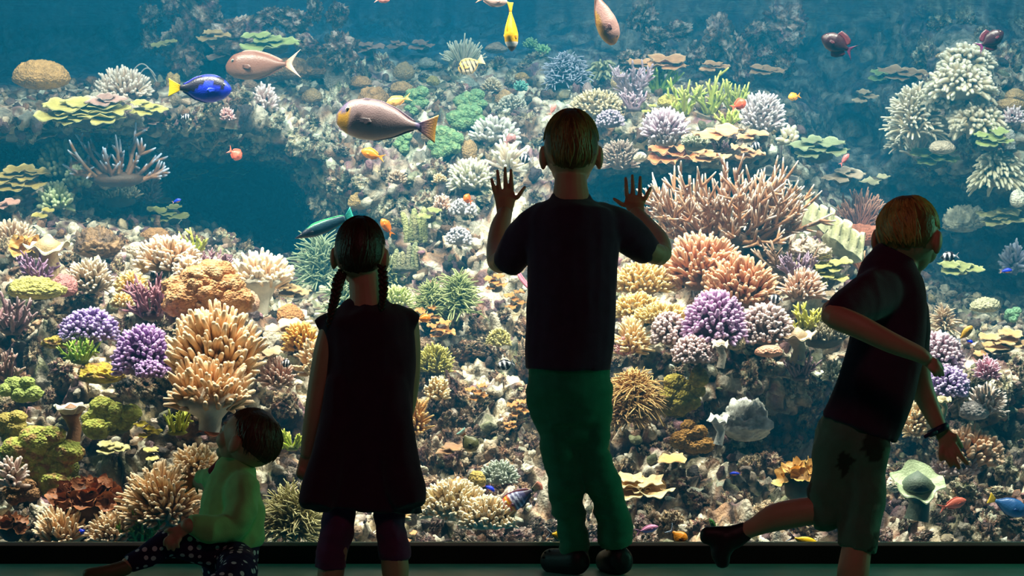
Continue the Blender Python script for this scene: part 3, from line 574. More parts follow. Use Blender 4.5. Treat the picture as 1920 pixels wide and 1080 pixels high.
fuse(so, 'shorts', M_CLOTH, P_, camo, 0.006, 3, 0.012, (14, 14, 14), label='grey-green patterned knee-length shorts', seed=17)
s_ = B(); limb(s_, [(1396, 997, 4.578, 19), (1372, 1008, 4.58, 23), (1345, 1006, 4.58, 20), (1325, 1004, 4.58, 17)], 0.8); limb(s_, [(1362, 1010, 4.58, 24), (1352, 1035, 4.58, 20), (1355, 1054, 4.58, 14)], 0.9)
fuse(s_, 'shoe', M_RUBBER, P_, lin((40, 30, 40)), 0.005, 2, label='dark trainer on the kicked-back foot')
s_ = B(); limb(s_, [(1600, 1170, 4.5, 22), (1612, 1174, 4.56, 22), (1630, 1174, 4.62, 18)], 0.6); fuse(s_, 'shoe', M_RUBBER, P_, lin((40, 30, 40)), 0.006, 2)
bb = B(); a = np.linspace(0, 2 * math.pi, 25)[:-1]; cc = at(1759, 806, 4.66); ax = nrm(at(1776, 826, 4.66) - at(1742, 760, 4.67)); u_ = nrm(np.cross(ax, (0, 1, 0))); v_ = np.cross(u_, ax)
th = np.arange(8) / 8 * 2 * math.pi; ringc = cc + 0.0215 * (np.cos(a)[:, None] * u_ + np.sin(a)[:, None] * v_ * 0.9); rad = nrm(ringc - cc)
V = (ringc[:, None] + 0.0045 * np.cos(th)[None, :, None] * rad[:, None] + 0.008 * np.sin(th)[None, :, None] * ax).reshape(-1, 3)
q = grid_faces(24, 8, True); last = np.stack([23 * 8 + np.arange(8), 23 * 8 + (np.arange(8) + 1) % 8, (np.arange(8) + 1) % 8, np.arange(8)], -1)
bb.add(V, [q, last], lin((40, 36, 80))); limb(bb, [(1756, 810, 4.62, 4), (1744, 814, 4.61, 4), (1734, 819, 4.61, 3.5)], 0.6, lin((40, 36, 80)), s=8)
bb.build('wristband', M_RUBBER, P_, np.array(P_.location), label='dark blue wristband with loose end')
# ------------------------------------------------------------------ corals: generators (sizes in photo pixels at the distance of the slope)
SITES = []
class Site:
    def __init__(s, name, x, y, w, h, label, cat, lift, seed, group=None):
        s.d = D1(x, y + h * 0.25) - lift; s.k = s.d / F; s.W = w * s.k; s.H = h * s.k; s.r = np.random.default_rng(seed * 131 + int(x) * 7 + int(y))
        s.o = empty(name, at(x, y + h / 2, s.d)); tag(s.o, label, cat, group); s.seed = int(x) + int(y) * 3; SITES.append((label, x, y, w, h))
def cshade(col, r, n): return np.clip(lin(col)[None] * r.uniform(0.82, 1.15, (n, 1)) * (1 + r.normal(0, 0.03, (n, 3))), 0, 0.95)
def fib(n, r, zmin=-0.15):
    i = np.arange(n) + 0.5; z = 1 - (1 - zmin) * i / n; a = i * 2.399963 + r.normal(0, 0.25, n); q = np.sqrt(np.maximum(0, 1 - z * z))
    return np.stack([q * np.cos(a), q * np.sin(a), z], -1)
def blob(b, c3, rad, col, r, amp=0.25, sub=3, seed=0, freq=2.0, fine=0.0, col2=None):
    V0, F0 = ico(sub); n1 = fbm(V0 * freq + seed * 3.1, 3, seed); q = 1 + amp * n1
    if fine: q = q + fine * (0.5 - worley(V0 * 7 + seed, seed)[0])
    C = np.tile(lin(col), (len(V0), 1)) * (0.95 + 0.35 * n1)[:, None]
    if col2 is not None:
        m = np.clip(fbm(V0 * 3 + seed, 3, seed + 5) * 4, 0, 1)[:, None]; C = C * (1 - m) + lin(col2) * m
    b.add(V0 * q[:, None] * np.asarray(rad) + np.asarray(c3), [F0], np.clip(C, 0, 0.92))
def clump(x, y, w, h, col, tip, label, n=150, L=0.45, r=5, prof=(1, 1, .97, .88, .65), up=0.5, curl=0.25, stalk=0, name='finger_coral', cat='coral', lift=0.06, dome=0.6, tilt=0.5, s=6, seed=1, zmin=-0.35, part='finger', base=None, m=None, droop=0.0, jit=0.35, group=None):
    """a dome or stalk set all over with fingers, knobs or tentacles"""
    S = Site(name, x, y, w, h, label, cat, lift, seed, group); rr = S.r; m = m or M_CORAL; n = int(n * 1.35); s = 5 if r < 4.3 else s; r = r * 0.85
    Lm = L * S.H; a = max(S.W / 2 - Lm * 0.65, S.W * 0.15); c = max(S.H * (1 - stalk) - Lm * 0.85, S.H * 0.12); z0 = S.H * stalk
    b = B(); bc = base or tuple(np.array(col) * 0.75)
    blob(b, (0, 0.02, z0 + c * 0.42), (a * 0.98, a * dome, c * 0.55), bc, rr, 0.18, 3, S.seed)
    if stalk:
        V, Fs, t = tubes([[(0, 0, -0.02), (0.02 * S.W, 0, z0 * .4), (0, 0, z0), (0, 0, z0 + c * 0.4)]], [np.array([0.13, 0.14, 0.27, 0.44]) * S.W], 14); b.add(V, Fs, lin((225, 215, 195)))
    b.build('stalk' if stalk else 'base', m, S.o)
    dirs = fib(n, rr, zmin); ct, st_ = math.cos(tilt * 0.0), 0.0
    P0 = dirs * np.array([a, a * dome, c * 0.8]) + np.array([0, 0, z0 + c * 0.3]); dr = nrm(dirs * np.array([1, 1 / max(dome, .3), 1]) + np.array([0, -tilt * 0.35, up]) + rr.normal(0, jit, (n, 3)))
    Ln = Lm * rr.uniform(0.65, 1.2, n); k = len(prof); t = np.linspace(0, 1, k); bend = rr.normal(0, 1, (n, 3)); bend = nrm(bend) * 0.8; bend -= (bend * dr).sum(-1, keepdims=True) * dr
    P = P0[:, None] + dr[:, None] * (Ln[:, None] * t)[..., None] + bend[:, None] * (curl * Ln[:, None] * t ** 2)[..., None]
    P[..., 2] -= droop * Ln[:, None] * t ** 2
    R = r * S.k * rr.uniform(0.8, 1.2, n)[:, None] * np.array(prof)
    V, Fs, tt = tubes(P, R, s); nv = k * s + 1; c1 = np.repeat(cshade(col, rr, n), nv, 0); c2 = lin(tip); e = np.clip((tt - 0.35) / 0.6, 0, 1)[:, None] ** 1.5
    b = B(); b.add(V, Fs, c1 * (1 - e) + c2 * e); b.build(part + 's', m, S.o, kind='stuff'); return S.o
def knobs(x, y, w, h, col, tip, label, n=230, **k):
    a = dict(L=0.22, r=4.2, prof=(0.7, 0.8, 1.1, 1.15, 0.8), up=0.15, curl=0.1, jit=0.22, name='knob_coral', part='knob', zmin=-0.35, tilt=0.7, dome=0.7); a.update(k)
    return clump(x, y, w, h, col, tip, label, n, **a)
def anemone(x, y, w, h, col, tip, label, n=170, **k):
    a = dict(L=0.52, r=2.4, prof=(1, 1, 1, .95, .88, .75) if k.get('part') == 'finger' else (1, .95, .9, .8, .7, .5), up=0.5, curl=0.15 if k.get('part') else 0.95, jit=0.4, name='sea_anemone', cat='anemone', part='tentacle', s=5, droop=0.25); a.update(k)
    return clump(x, y, w, h, col, tip, label, int(n * (1.15 if k.get('part') else 1.7)), **a)
def table(x, y, w, h, col, tip, label, n=170, **k):
    a = dict(L=0.5, r=3.2, prof=(1.1, 1, .9, .6), up=0.9, curl=0.2, jit=0.45, name='table_coral', part='twig', zmin=0.15, dome=0.8, s=5); a.update(k)
    return clump(x, y, w, h, col, tip, label, n, **a)
def staghorn(x, y, w, h, col, tip, label, n=18, sub=7, r=4.5, spread=0.8, lift=0.08, seed=1, name='staghorn_coral', up=0.6, group=None, each=True, root=0.16):
    """antler branches, each a part of its own with its side twigs"""
    S = Site(name, x, y, w, h, label, 'coral', lift, seed, group); rr = S.r
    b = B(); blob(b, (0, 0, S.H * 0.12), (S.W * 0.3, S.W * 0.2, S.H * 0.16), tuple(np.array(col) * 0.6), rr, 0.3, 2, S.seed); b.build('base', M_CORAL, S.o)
    allb = B()
    for i in range(n):
        x0 = (i + 0.5) / n * 2 - 1 + rr.normal(0, 0.1); dr = nrm(np.array([x0 * spread * 1.25, rr.normal(-0.35, 0.4), up + rr.normal(0, 0.22)]))
        L = min(S.H * 0.95, abs(S.H * rr.uniform(0.75, 1.05) / max(dr[2], 0.35))); L = min(L, 0.62 * S.W / max(abs(dr[0]), 0.3))
        t = np.linspace(0, 1, 6); bend = rr.normal(0, 0.16, 3); P = (dr * L)[None] * t[:, None] + bend * L * (t ** 2)[:, None] + np.array([x0 * S.W * root, rr.normal(0, .04) * S.W, S.H * 0.05])
        P[:, 2] += L * 0.10 * t ** 2; Ps = [P]; Rs = [r * S.k * np.array([1.25, 1.15, 1.0, .85, .7, .42])]
        for j in range(sub):
            f_ = rr.uniform(0.25, 0.92); p0 = P[0] + (np.array([np.interp(f_, t, P[:, q]) for q in range(3)]) - P[0]); d2 = nrm(dr + rr.normal(0, 0.75, 3) + np.array([0, -0.15, 0.25])); l2 = L * rr.uniform(0.14, 0.36)
            Ps.append(p0 + d2 * (l2 * t)[:, None] + np.array([0, 0, 1.0]) * (l2 * 0.2 * t ** 2)[:, None]); Rs.append(r * S.k * 0.78 * np.array([1.1, 1.0, .95, .85, .7, .4]))
        V, Fs, tt = tubes(np.array(Ps), np.array(Rs), 6); e = np.clip((tt - 0.6) / 0.4, 0, 1)[:, None] ** 1.3; C = cshade(col, rr, 1) * (1 - e) + lin(tip) * e
        if each: bb = B(); bb.add(V, Fs, C); bb.build('branch', M_CORAL, S.o)
        else: allb.add(V, Fs, C)
    if not each: allb.build('branches', M_CORAL, S.o)
    return S.o
def bush(x, y, w, h, col, tip, label, **k):
    a = dict(n=12, sub=6, r=3.2, spread=0.6, name='bush_coral', up=0.9, each=False); a.update(k); return staghorn(x, y, w, h, col, tip, label, **a)
def sheet(b, c3, rx, ry, rr, col, edge, th, wave, cup, tilt, nr=7, na=36, seed=0, lob=0.28):
    """one ruffled plate with thickness; tilt leans its front edge down"""
    a = np.arange(na) / na * 2 * math.pi; rad = np.linspace(0.02, 1, nr); A, Rr = np.meshgrid(a, rad)
    lobe = 1 + lob * vnoise(np.stack([np.cos(a) * 2.1 + seed, np.sin(a) * 2.1, 0 * a], -1), seed) + lob * 0.5 * vnoise(np.stack([np.cos(a) * 5 + seed, np.sin(a) * 5, 0 * a], -1), seed + 1)
    X = Rr * np.cos(A) * lobe * rx; Y = Rr * np.sin(A) * lobe * ry
    Z = cup * rx * Rr ** 2 + wave * rx * Rr ** 2 * (np.sin(A * 3 + seed) + 0.7 * np.sin(A * 7 + 2.3 * seed) * Rr + 0.4 * vnoise(np.stack([A.ravel() * 3, Rr.ravel() * 3, 0 * A.ravel() + seed], -1), seed).reshape(A.shape))
    Z2 = Z - th * (1.15 - Rr * 0.75); ct, st = math.cos(tilt), math.sin(tilt)
    def rot(Zz): return np.stack([X, Y * ct - Zz * st * -1 * 0 + 0 * X, Zz + Y * st], -1).reshape(-1, 3) + c3
    V = np.concatenate([rot(Z), rot(Z2)]); n = nr * na
    top = grid_faces(nr, na, True); bot = top[:, ::-1] + n; j = np.arange(na); j2 = (j + 1) % na
    rim = np.stack([(nr - 1) * na + j, (nr - 1) * na + n + j, (nr - 1) * na + n + j2, (nr - 1) * na + j2], -1)
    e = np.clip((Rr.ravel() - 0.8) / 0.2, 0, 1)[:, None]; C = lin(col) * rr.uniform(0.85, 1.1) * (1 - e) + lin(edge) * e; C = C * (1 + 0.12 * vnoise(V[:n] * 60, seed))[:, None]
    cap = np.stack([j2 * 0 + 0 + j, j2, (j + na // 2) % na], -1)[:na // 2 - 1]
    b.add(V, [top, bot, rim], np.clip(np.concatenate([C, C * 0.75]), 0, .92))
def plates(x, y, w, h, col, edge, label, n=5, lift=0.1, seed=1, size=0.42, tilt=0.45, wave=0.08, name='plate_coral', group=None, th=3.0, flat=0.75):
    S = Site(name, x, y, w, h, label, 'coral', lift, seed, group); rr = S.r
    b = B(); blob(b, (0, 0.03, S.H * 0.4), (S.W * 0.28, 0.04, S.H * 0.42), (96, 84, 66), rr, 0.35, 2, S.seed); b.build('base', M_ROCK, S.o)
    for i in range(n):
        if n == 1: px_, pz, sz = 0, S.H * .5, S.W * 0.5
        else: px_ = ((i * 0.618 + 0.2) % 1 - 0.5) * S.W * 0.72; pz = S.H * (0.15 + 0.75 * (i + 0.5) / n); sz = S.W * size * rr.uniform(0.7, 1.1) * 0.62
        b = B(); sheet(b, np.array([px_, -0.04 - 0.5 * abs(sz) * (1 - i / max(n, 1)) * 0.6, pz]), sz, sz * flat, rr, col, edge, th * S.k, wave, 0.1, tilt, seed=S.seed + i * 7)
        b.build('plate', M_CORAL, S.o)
    return S.o
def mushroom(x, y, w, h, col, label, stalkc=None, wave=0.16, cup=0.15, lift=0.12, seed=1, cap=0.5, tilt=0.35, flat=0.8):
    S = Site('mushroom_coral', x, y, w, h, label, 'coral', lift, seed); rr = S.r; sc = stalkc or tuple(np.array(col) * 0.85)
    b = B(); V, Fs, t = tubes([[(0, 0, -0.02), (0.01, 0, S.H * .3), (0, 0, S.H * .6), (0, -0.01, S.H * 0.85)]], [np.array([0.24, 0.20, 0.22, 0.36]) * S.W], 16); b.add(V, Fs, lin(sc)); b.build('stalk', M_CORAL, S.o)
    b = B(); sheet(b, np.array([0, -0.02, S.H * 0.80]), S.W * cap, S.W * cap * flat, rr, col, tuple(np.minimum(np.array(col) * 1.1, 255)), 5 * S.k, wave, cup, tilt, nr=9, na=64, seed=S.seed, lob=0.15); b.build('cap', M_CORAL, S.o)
    return S.o
def dome(x, y, w, h, col, label, lift=0.08, seed=1, amp=0.18, fine=0.12, flat=0.8, sub=5, name='boulder_coral', freq=1.6, col2=None, m=None, group=None):
    S = Site(name, x, y, w, h, label, 'coral', lift, seed, group); b = B(); V0, F0 = ico(sub if w > 55 else 4)
    n1 = fbm(V0 * freq + S.seed, 3, S.seed); w1 = worley(V0 * 6 + S.seed, S.seed)[0]; q = 1 + amp * n1 + fine * (0.45 - w1) * 0.6; z = V0[:, 2].copy(); Z = np.where(z < 0, z * 0.55, z)
    V = np.stack([V0[:, 0] * S.W / 2, V0[:, 1] * S.W / 2 * flat, (Z + 0.55) / 1.55 * S.H], -1) * np.stack([q, q, np.where(Z > 0, q, 1)], -1)
    C = lin(col) * (1 + 0.5 * n1)[:, None] * (1.08 - 0.3 * w1)[:, None]
    if col2 is not None: mm = np.clip(fbm(V0 * 3 + 3, 3, S.seed + 4) * 5, 0, 1)[:, None]; C = C * (1 - mm) + lin(col2) * mm
    b.add(V, [F0], np.clip(C, 0, .92)); b.build('colony', m or M_FUZZ, S.o); return S.o
def lobes(x, y, w, h, col, label, n=9, lift=0.1, seed=1, amp=0.22, col2=None, name='lobed_leather_coral', m=None, size=0.3, fine=0.15, rough=2.0, group=None):
    S = Site(name, x, y, w, h, label, 'coral', lift, seed, group); rr = S.r
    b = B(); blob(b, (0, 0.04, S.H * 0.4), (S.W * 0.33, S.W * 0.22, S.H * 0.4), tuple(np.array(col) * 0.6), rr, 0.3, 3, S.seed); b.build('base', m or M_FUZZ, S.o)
    for i in range(n):
        a = i * 2.4; q = math.sqrt((i + 0.5) / n) * 0.36; s_ = size * (S.W + S.H) / 2 * rr.uniform(0.7, 1.15) * 0.75
        b = B(); blob(b, (0, 0, 0), (s_ * 1.1, s_ * 0.8, s_ * 0.85), col, rr, amp, 4, S.seed + i, rough, fine, col2)
        o = b.build('lobe', m or M_FUZZ, S.o); o.location = (math.cos(a) * q * S.W, -0.06 * S.W - rr.uniform(0, .1) * S.W, S.H * 0.5 + math.sin(a) * q * S.H)
    return S.o
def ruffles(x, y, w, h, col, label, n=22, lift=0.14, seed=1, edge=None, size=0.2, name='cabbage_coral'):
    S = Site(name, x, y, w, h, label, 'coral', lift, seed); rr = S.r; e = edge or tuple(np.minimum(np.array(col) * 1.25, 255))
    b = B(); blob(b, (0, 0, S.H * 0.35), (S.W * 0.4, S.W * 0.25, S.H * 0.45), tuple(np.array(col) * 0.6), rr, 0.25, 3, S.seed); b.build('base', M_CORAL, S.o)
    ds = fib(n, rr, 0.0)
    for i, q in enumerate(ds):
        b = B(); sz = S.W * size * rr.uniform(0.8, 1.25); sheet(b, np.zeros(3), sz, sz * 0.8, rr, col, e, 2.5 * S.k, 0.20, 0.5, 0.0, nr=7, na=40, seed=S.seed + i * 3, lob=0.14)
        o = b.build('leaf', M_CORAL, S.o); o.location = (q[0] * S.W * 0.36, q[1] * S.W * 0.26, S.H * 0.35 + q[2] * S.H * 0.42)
        o.rotation_euler = (q * 1 + np.array([0, -0.6, 0.5])).tolist() and Vector(q + np.array([0, -0.5, 0.3])).to_track_quat('Z', 'Y').to_euler()
    return S.o
def columns(x, y, w, h, col, label, n=6, r=7, lift=0.1, seed=1, bend=0.12):
    S = Site('column_sponge', x, y, w, h, label, 'sponge', lift, seed); rr = S.r
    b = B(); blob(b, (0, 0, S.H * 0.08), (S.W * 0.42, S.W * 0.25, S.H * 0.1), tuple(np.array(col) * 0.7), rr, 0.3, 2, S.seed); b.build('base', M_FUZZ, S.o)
    for i in range(n):
        x0 = ((i + 0.5) / n - 0.5) * S.W * 0.85; hh = S.H * rr.uniform(0.55, 1.0); t = np.linspace(0, 1, 9); P = np.stack([x0 + bend * hh * t ** 2 * rr.normal(0, 1), rr.normal(0, .1) * S.W * 0.5 + 0 * t, hh * t], -1)
        V, Fs, tt = tubes([P], [r * S.k * (1 + 0.16 * np.sin(t * 19 + i)) * np.r_[np.ones(8), 0.75]], 10); b = B(); b.add(V, Fs, cshade(col, rr, 1) * (0.8 + 0.35 * tt[:, None])); b.build('column', M_FUZZ, S.o)
    return S.o
def fan(x, y, w, h, col, tip, label, n=70, r=2.4, lift=0.1, seed=1, name='fan_coral', L=1.0, cat='coral', spread=1.25, wob=0.06):
    """flat spray of stems from one foot"""
    S = Site(name, x, y, w, h, label, cat, lift, seed); rr = S.r; t = np.linspace(0, 1, 8)
    b = B(); blob(b, (0, 0, S.H * .06), (S.W * .14, S.W * .1, S.H * .1), tuple(np.array(col) * .7), rr, .3, 2, S.seed); b.build('base', M_CORAL, S.o)
    th = rr.uniform(-spread, spread, n); ln = rr.uniform(0.7, 1.0, n); dr = np.stack([np.sin(th) * S.W * 0.5, rr.normal(-0.1, .12, n) * S.W, np.cos(th) * S.H], -1)
    P = dr[:, None] * (ln[:, None] * t)[..., None]; P += np.cumsum(rr.normal(0, wob * S.H / 3, (n, 8, 3)), 1) * t[None, :, None]
    V, Fs, tt = tubes(P, np.tile(r * S.k * np.linspace(1.2, 0.7, 8), (n, 1)), 5); nv = 41; e = np.clip((tt - .6) / .4, 0, 1)[:, None]
    b = B(); b.add(V, Fs, np.repeat(cshade(col, rr, n), nv, 0) * (1 - e) + lin(tip) * e); b.build('stems', M_CORAL, S.o, kind='stuff'); return S.o
def folds(x, y, w, h, x2, y2, col, label, n=5, amp=0.17, lift=0.3, seed=1):
    """leather coral grown as one long meandering fold from (x, y) to (x2, y2)"""
    S = Site('folded_leather_coral', (x + x2) / 2, (y + y2) / 2, w, h, label, 'coral', lift, seed); A = at(x, y, S.d) - np.array(S.o.location); E = at(x2, y2, S.d) - np.array(S.o.location)
    b = B(); limbP = np.array([A + (E - A) * q + np.array([0, .05, -h * .1 * S.k]) for q in np.linspace(0, 1, 6)]); V, Fs, t = tubes([limbP], [h * S.k * np.array([.2, .32, .36, .36, .32, .2])], 14); b.add(V, Fs, lin(tuple(np.array(col) * .85))); b.build('foot', M_CORAL, S.o)
    ns, nt = 120, 9; q, t = np.meshgrid(np.linspace(0, 1, ns), np.linspace(0, 1, nt)); L_ = E - A; Ln = np.linalg.norm(L_); u = L_ / Ln; ph = q * n * 2 * math.pi
    P = A + q[..., None] * L_ + u * (0.35 * amp * Ln * t * np.sin(2 * ph))[..., None] + np.array([0, -1.0, 0]) * (h * S.k * .15 + amp * Ln * t * np.sin(ph) * .8)[..., None] + np.array([0.12, 0, 1.0]) * (h * S.k * .62 * (t - .3) * (1 + .15 * np.sin(ph * .5 + 1)) + amp * Ln * .5 * t * np.cos(ph))[..., None]
    th = 3.2 * S.k; N_ = nrm(np.cross(np.gradient(P, axis=1), np.gradient(P, axis=0))); V = np.concatenate([(P + N_ * th * .5).reshape(-1, 3), (P - N_ * th * .5).reshape(-1, 3)]); f = grid_faces(nt, ns); m = ns * nt; e = (nt - 1) * ns; j = np.arange(ns - 1)
    b = B(); c = np.tile(t.reshape(-1, 1), (2, 1)); b.add(V, [f, f[:, ::-1] + m, np.stack([e + j, e + j + 1, m + e + j + 1, m + e + j], -1)], lin(tuple(np.array(col) * .88)) * (1 - c) + lin(col) * c); b.build('fold', M_CORAL, S.o); return S.o
# ------------------------------------------------------------------ corals, upper left
dome(77, 140, 110, 56, (205, 160, 98), 'large tan brain coral standing alone against the blue, far upper left', lift=1.4, flat=.7, amp=.10)
clump(230, 160, 100, 54, (222, 196, 172), (246, 232, 218), 'pale pink finger coral topping the upper left ledge', n=190, L=.4, r=4, lift=.1)
fan(352, 132, 60, 56, (190, 160, 116), (232, 212, 170), 'twiggy tan bush above the tail of the blue fish', n=40, r=2)
columns(324, 158, 24, 40, (196, 160, 104), 'ochre vase sponge left of the blue fish tail', n=2, r=8)
plates(205, 190, 66, 22, (190, 150, 138), (222, 190, 178), 'pinkish brown fin-like plates under the pale pink finger coral', n=3, size=.6)
plates(165, 214, 165, 52, (198, 186, 106), (232, 224, 150), 'broad mustard yellow plate coral in many tiers, upper left', n=11, size=.36, lift=.2)
plates(285, 205, 66, 32, (200, 188, 106), (230, 222, 148), 'small mustard plates right of the broad yellow tiers', n=4, size=.5, lift=.2)
plates(196, 238, 70, 22, (184, 186, 104), (222, 222, 150), 'yellow-green plate hanging below the broad yellow tiers', n=3, size=.55, lift=.2)
plates(20, 252, 44, 18, (205, 160, 112), (228, 196, 150), 'flat tan plate at the left edge above the green coral', n=2, size=.7, lift=.15)
plates(76, 256, 62, 22, (205, 162, 112), (230, 196, 150), 'flat tan plates above the pale green cauliflower coral', n=3, size=.6, lift=.15)
clump(115, 300, 82, 62, (166, 176, 130), (208, 214, 170), 'pale green cauliflower coral left of the brown antlers', n=100, L=.3, r=6.5, lift=.15, name='cauliflower_coral')
clump(146, 330, 46, 36, (150, 162, 124), (198, 206, 166), 'small pale green cauliflower coral beneath the larger one', n=60, L=.3, r=6, lift=.1, name='cauliflower_coral')
staghorn(222, 302, 170, 92, (150, 108, 78), (196, 214, 244), 'dark brown antler coral with bluish tips, left', n=13, sub=6, r=4.2, spread=.95, lift=.5, up=.5)
staghorn(388, 268, 48, 34, (196, 160, 120), (236, 214, 186), 'small tan antler sprig on the dark ledge below the blue fish', n=5, sub=3, r=2.6, lift=.15)
plates(42, 338, 110, 52, (196, 170, 96), (226, 206, 140), 'yellow-tan plates at the left edge above the pink plate', n=8, size=.4, lift=.15)
plates(14, 385, 44, 24, (212, 156, 140), (234, 190, 176), 'salmon plate at the left edge under yellow-tan plates', n=2, size=.7, lift=.15)
table(222, 364, 86, 42, (142, 130, 100), (200, 190, 158), 'grey olive table coral with short twigs below the brown antlers', n=210, L=.35, r=2.6, lift=.2)
clump(277, 350, 46, 56, (214, 150, 138), (240, 196, 184), 'fluffy pink coral right of the grey olive table coral', n=150, L=.25, r=2.4, lift=.22, m=M_CORAL, name='pulse_coral')
plates(365, 330, 46, 24, (158, 164, 106), (196, 202, 146), 'olive plate floating dark under the left ledge', n=2, size=.6, lift=.5)
plates(437, 324, 76, 24, (140, 146, 100), (170, 176, 130), 'dim olive plate deep in the left cave', n=3, size=.5, lift=.5)
clump(105, 368, 62, 44, (170, 184, 130), (214, 222, 176), 'pale green finger coral above the yellow plate, left edge', n=70, L=.4, r=5, lift=.15)
plates(86, 401, 36, 28, (196, 176, 92), (222, 206, 130), 'yellow plate under the pale green finger coral', n=2, size=.7, lift=.15)
plates(320, 402, 66, 40, (164, 166, 96), (206, 208, 140), 'olive yellow plates jutting into the blue, left of centre', n=5, size=.45, lift=.35)
plates(314, 378, 34, 16, (190, 156, 100), (214, 186, 130), 'small tan plate above the jutting olive plates', n=1, lift=.35)
plates(312, 84, 44, 18, (186, 178, 110), (214, 206, 140), 'small yellow plate low on the hazy upper left block', n=2, size=.6, lift=0.6 + .15)
plates(404, 70, 64, 26, (196, 162, 108), (220, 190, 140), 'tan plate on the hazy upper left block', n=3, size=.5, lift=0.6 + .15)
plates(512, 82, 96, 40, (172, 184, 112), (206, 216, 150), 'light green lettuce plate on the hazy upper left block', n=4, size=.55, lift=0.6 + .2)
plates(420, 102, 66, 34, (178, 140, 120), (206, 170, 148), 'brown pink plate behind the face of the upper fish', n=3, size=.55, lift=0.6 + .1)
dome(545, 132, 90, 48, (186, 142, 96), 'tan boulder coral behind the tail of the upper unicorn fish', lift=.15)
dome(598, 124, 58, 46, (182, 140, 98), 'tan boulder coral right of the upper unicorn fish', lift=.2)
dome(630, 148, 44, 52, (150, 142, 128), 'grey boulder coral below the tan pair, upper left of centre', lift=.15)
clump(495, 185, 52, 46, (216, 186, 180), (244, 226, 222), 'pale pink branching coral right of the blue fish', n=90, L=.4, r=3.6, lift=.12)
clump(436, 148, 24, 24, (206, 150, 136), (230, 190, 176), 'small pink tuft above the head of the blue fish', n=50, L=.4, r=2.4, lift=.15)
clump(426, 214, 28, 22, (214, 160, 156), (240, 200, 196), 'small rose tuft under the belly of the blue fish', n=50, L=.4, r=2.2, lift=.12)
dome(468, 158, 32, 18, (200, 158, 128), 'small flat tan coral below the upper unicorn fish', lift=.12)
plates(280, 238, 40, 26, (176, 136, 124), (206, 172, 160), 'mauve brown plate at the right end of the yellow tiers', n=2, size=.6, lift=.15)
dome(585, 180, 40, 28, (170, 140, 100), 'dim tan lump on the shadowed slope, upper left of centre', lift=.12)
# ------------------------------------------------------------------ left slope
clump(22, 446, 92, 56, (196, 160, 126), (232, 208, 180), 'beige branching coral at the left edge above the yellow leather', n=150, L=.4, r=3.6, lift=.15)
ruffles(46, 468, 56, 46, (206, 160, 92), 'ochre folded leather coral beside the white mushroom', n=6, size=.32, lift=.2, name='folded_leather_coral')
mushroom(90, 484, 84, 62, (244, 226, 190), 'cream mushroom leather with wavy cap on the left slope', (196, 170, 130), lift=.3, wave=.14)
dome(186, 456, 82, 60, (150, 116, 82), 'brown pitted boulder right of the cream mushroom', fine=.5, amp=.3, lift=.15, m=M_ROCK, col2=(96, 72, 56))
dome(290, 442, 58, 28, (168, 124, 82), 'smooth brown dome on the crest of the left slope', lift=.1)
dome(256, 467, 38, 28, (236, 214, 186), 'smooth white disc beside the beige thicket', lift=.2, fine=.02, amp=.05)
clump(318, 478, 118, 62, (222, 184, 146), (248, 228, 204), 'wide beige finger thicket on the crest of the left slope', n=210, L=.4, r=4.4, lift=.25)
clump(352, 504, 50, 40, (222, 190, 150), (250, 232, 208), 'small beige finger coral below the wide thicket', n=80, L=.4, r=4, lift=.3)
bush(365, 461, 32, 40, (178, 182, 60), (222, 220, 120), 'yellow-green sprig rising behind the beige thicket', n=7, sub=4, lift=.2)
bush(405, 496, 54, 36, (150, 108, 120), (190, 150, 160), 'dusky purple bush left of the cream goblet coral', n=14, sub=7, r=2.8, lift=.2)
clump(488, 532, 108, 104, (226, 186, 142), (252, 232, 204), 'cream goblet coral crowned with fingers, right end of left slope', n=170, L=.36, r=5.4, stalk=.42, lift=.35, up=1.1, tilt=.2, jit=.2)
lobes(386, 552, 184, 116, (206, 146, 96), 'large fuzzy orange-tan lobed coral in the middle of the left slope', n=14, size=.30, lift=.42, col2=(226, 178, 130), amp=.35, rough=2.4)
clump(402, 650, 172, 124, (216, 166, 116), (246, 216, 176), 'big tan finger leather fanning out on the left slope', n=210, L=.42, r=6.6, lift=.5, up=.9, tilt=.3, dome=.5, jit=.22, base=(224, 200, 170))
clump(392, 738, 152, 116, (214, 162, 114), (244, 212, 172), 'tan finger leather on a thick white stalk above the toddler', n=170, L=.46, r=6.2, stalk=.24, lift=.55, up=.8, tilt=.2, dome=.6, jit=.24)
dome(68, 540, 108, 44, (206, 196, 112), 'yellow-green crusted table coral at the left', fine=.3, amp=.15, lift=.3, flat=.6)
dome(120, 536, 52, 42, (196, 130, 126), 'dusty pink brain coral behind the yellow-green table', fine=.4, lift=.2)
bush(68, 508, 64, 50, (146, 104, 136), (186, 150, 180), 'mauve bush under the cream mushroom', n=16, sub=6, r=3.2, lift=.25)
clump(168, 518, 78, 56, (186, 160, 130), (232, 214, 190), 'grey beige branching coral right of the pink brain coral', n=120, L=.45, r=3.6, lift=.2)
clump(246, 530, 60, 36, (232, 190, 110), (250, 226, 160), 'pale orange bush coral left of the fuzzy orange lobes', n=100, L=.4, r=3.4, lift=.25)
clump(230, 562, 44, 24, (230, 192, 120), (248, 226, 166), 'smaller pale orange bush coral beneath its twin', n=60, L=.4, r=3, lift=.25)
bush(284, 566, 84, 66, (156, 104, 116), (196, 146, 156), 'plum coloured bush on the left of the fuzzy orange lobes', n=18, sub=7, r=3.4, lift=.28)
knobs(168, 610, 104, 54, (150, 112, 182), (200, 176, 226), 'violet knob coral, upper one of the left pair', n=240, lift=.35, r=3.8)
knobs(270, 658, 108, 82, (146, 96, 166), (198, 164, 214), 'violet knob coral, lower one of the left pair', n=280, lift=.4, r=4.2)
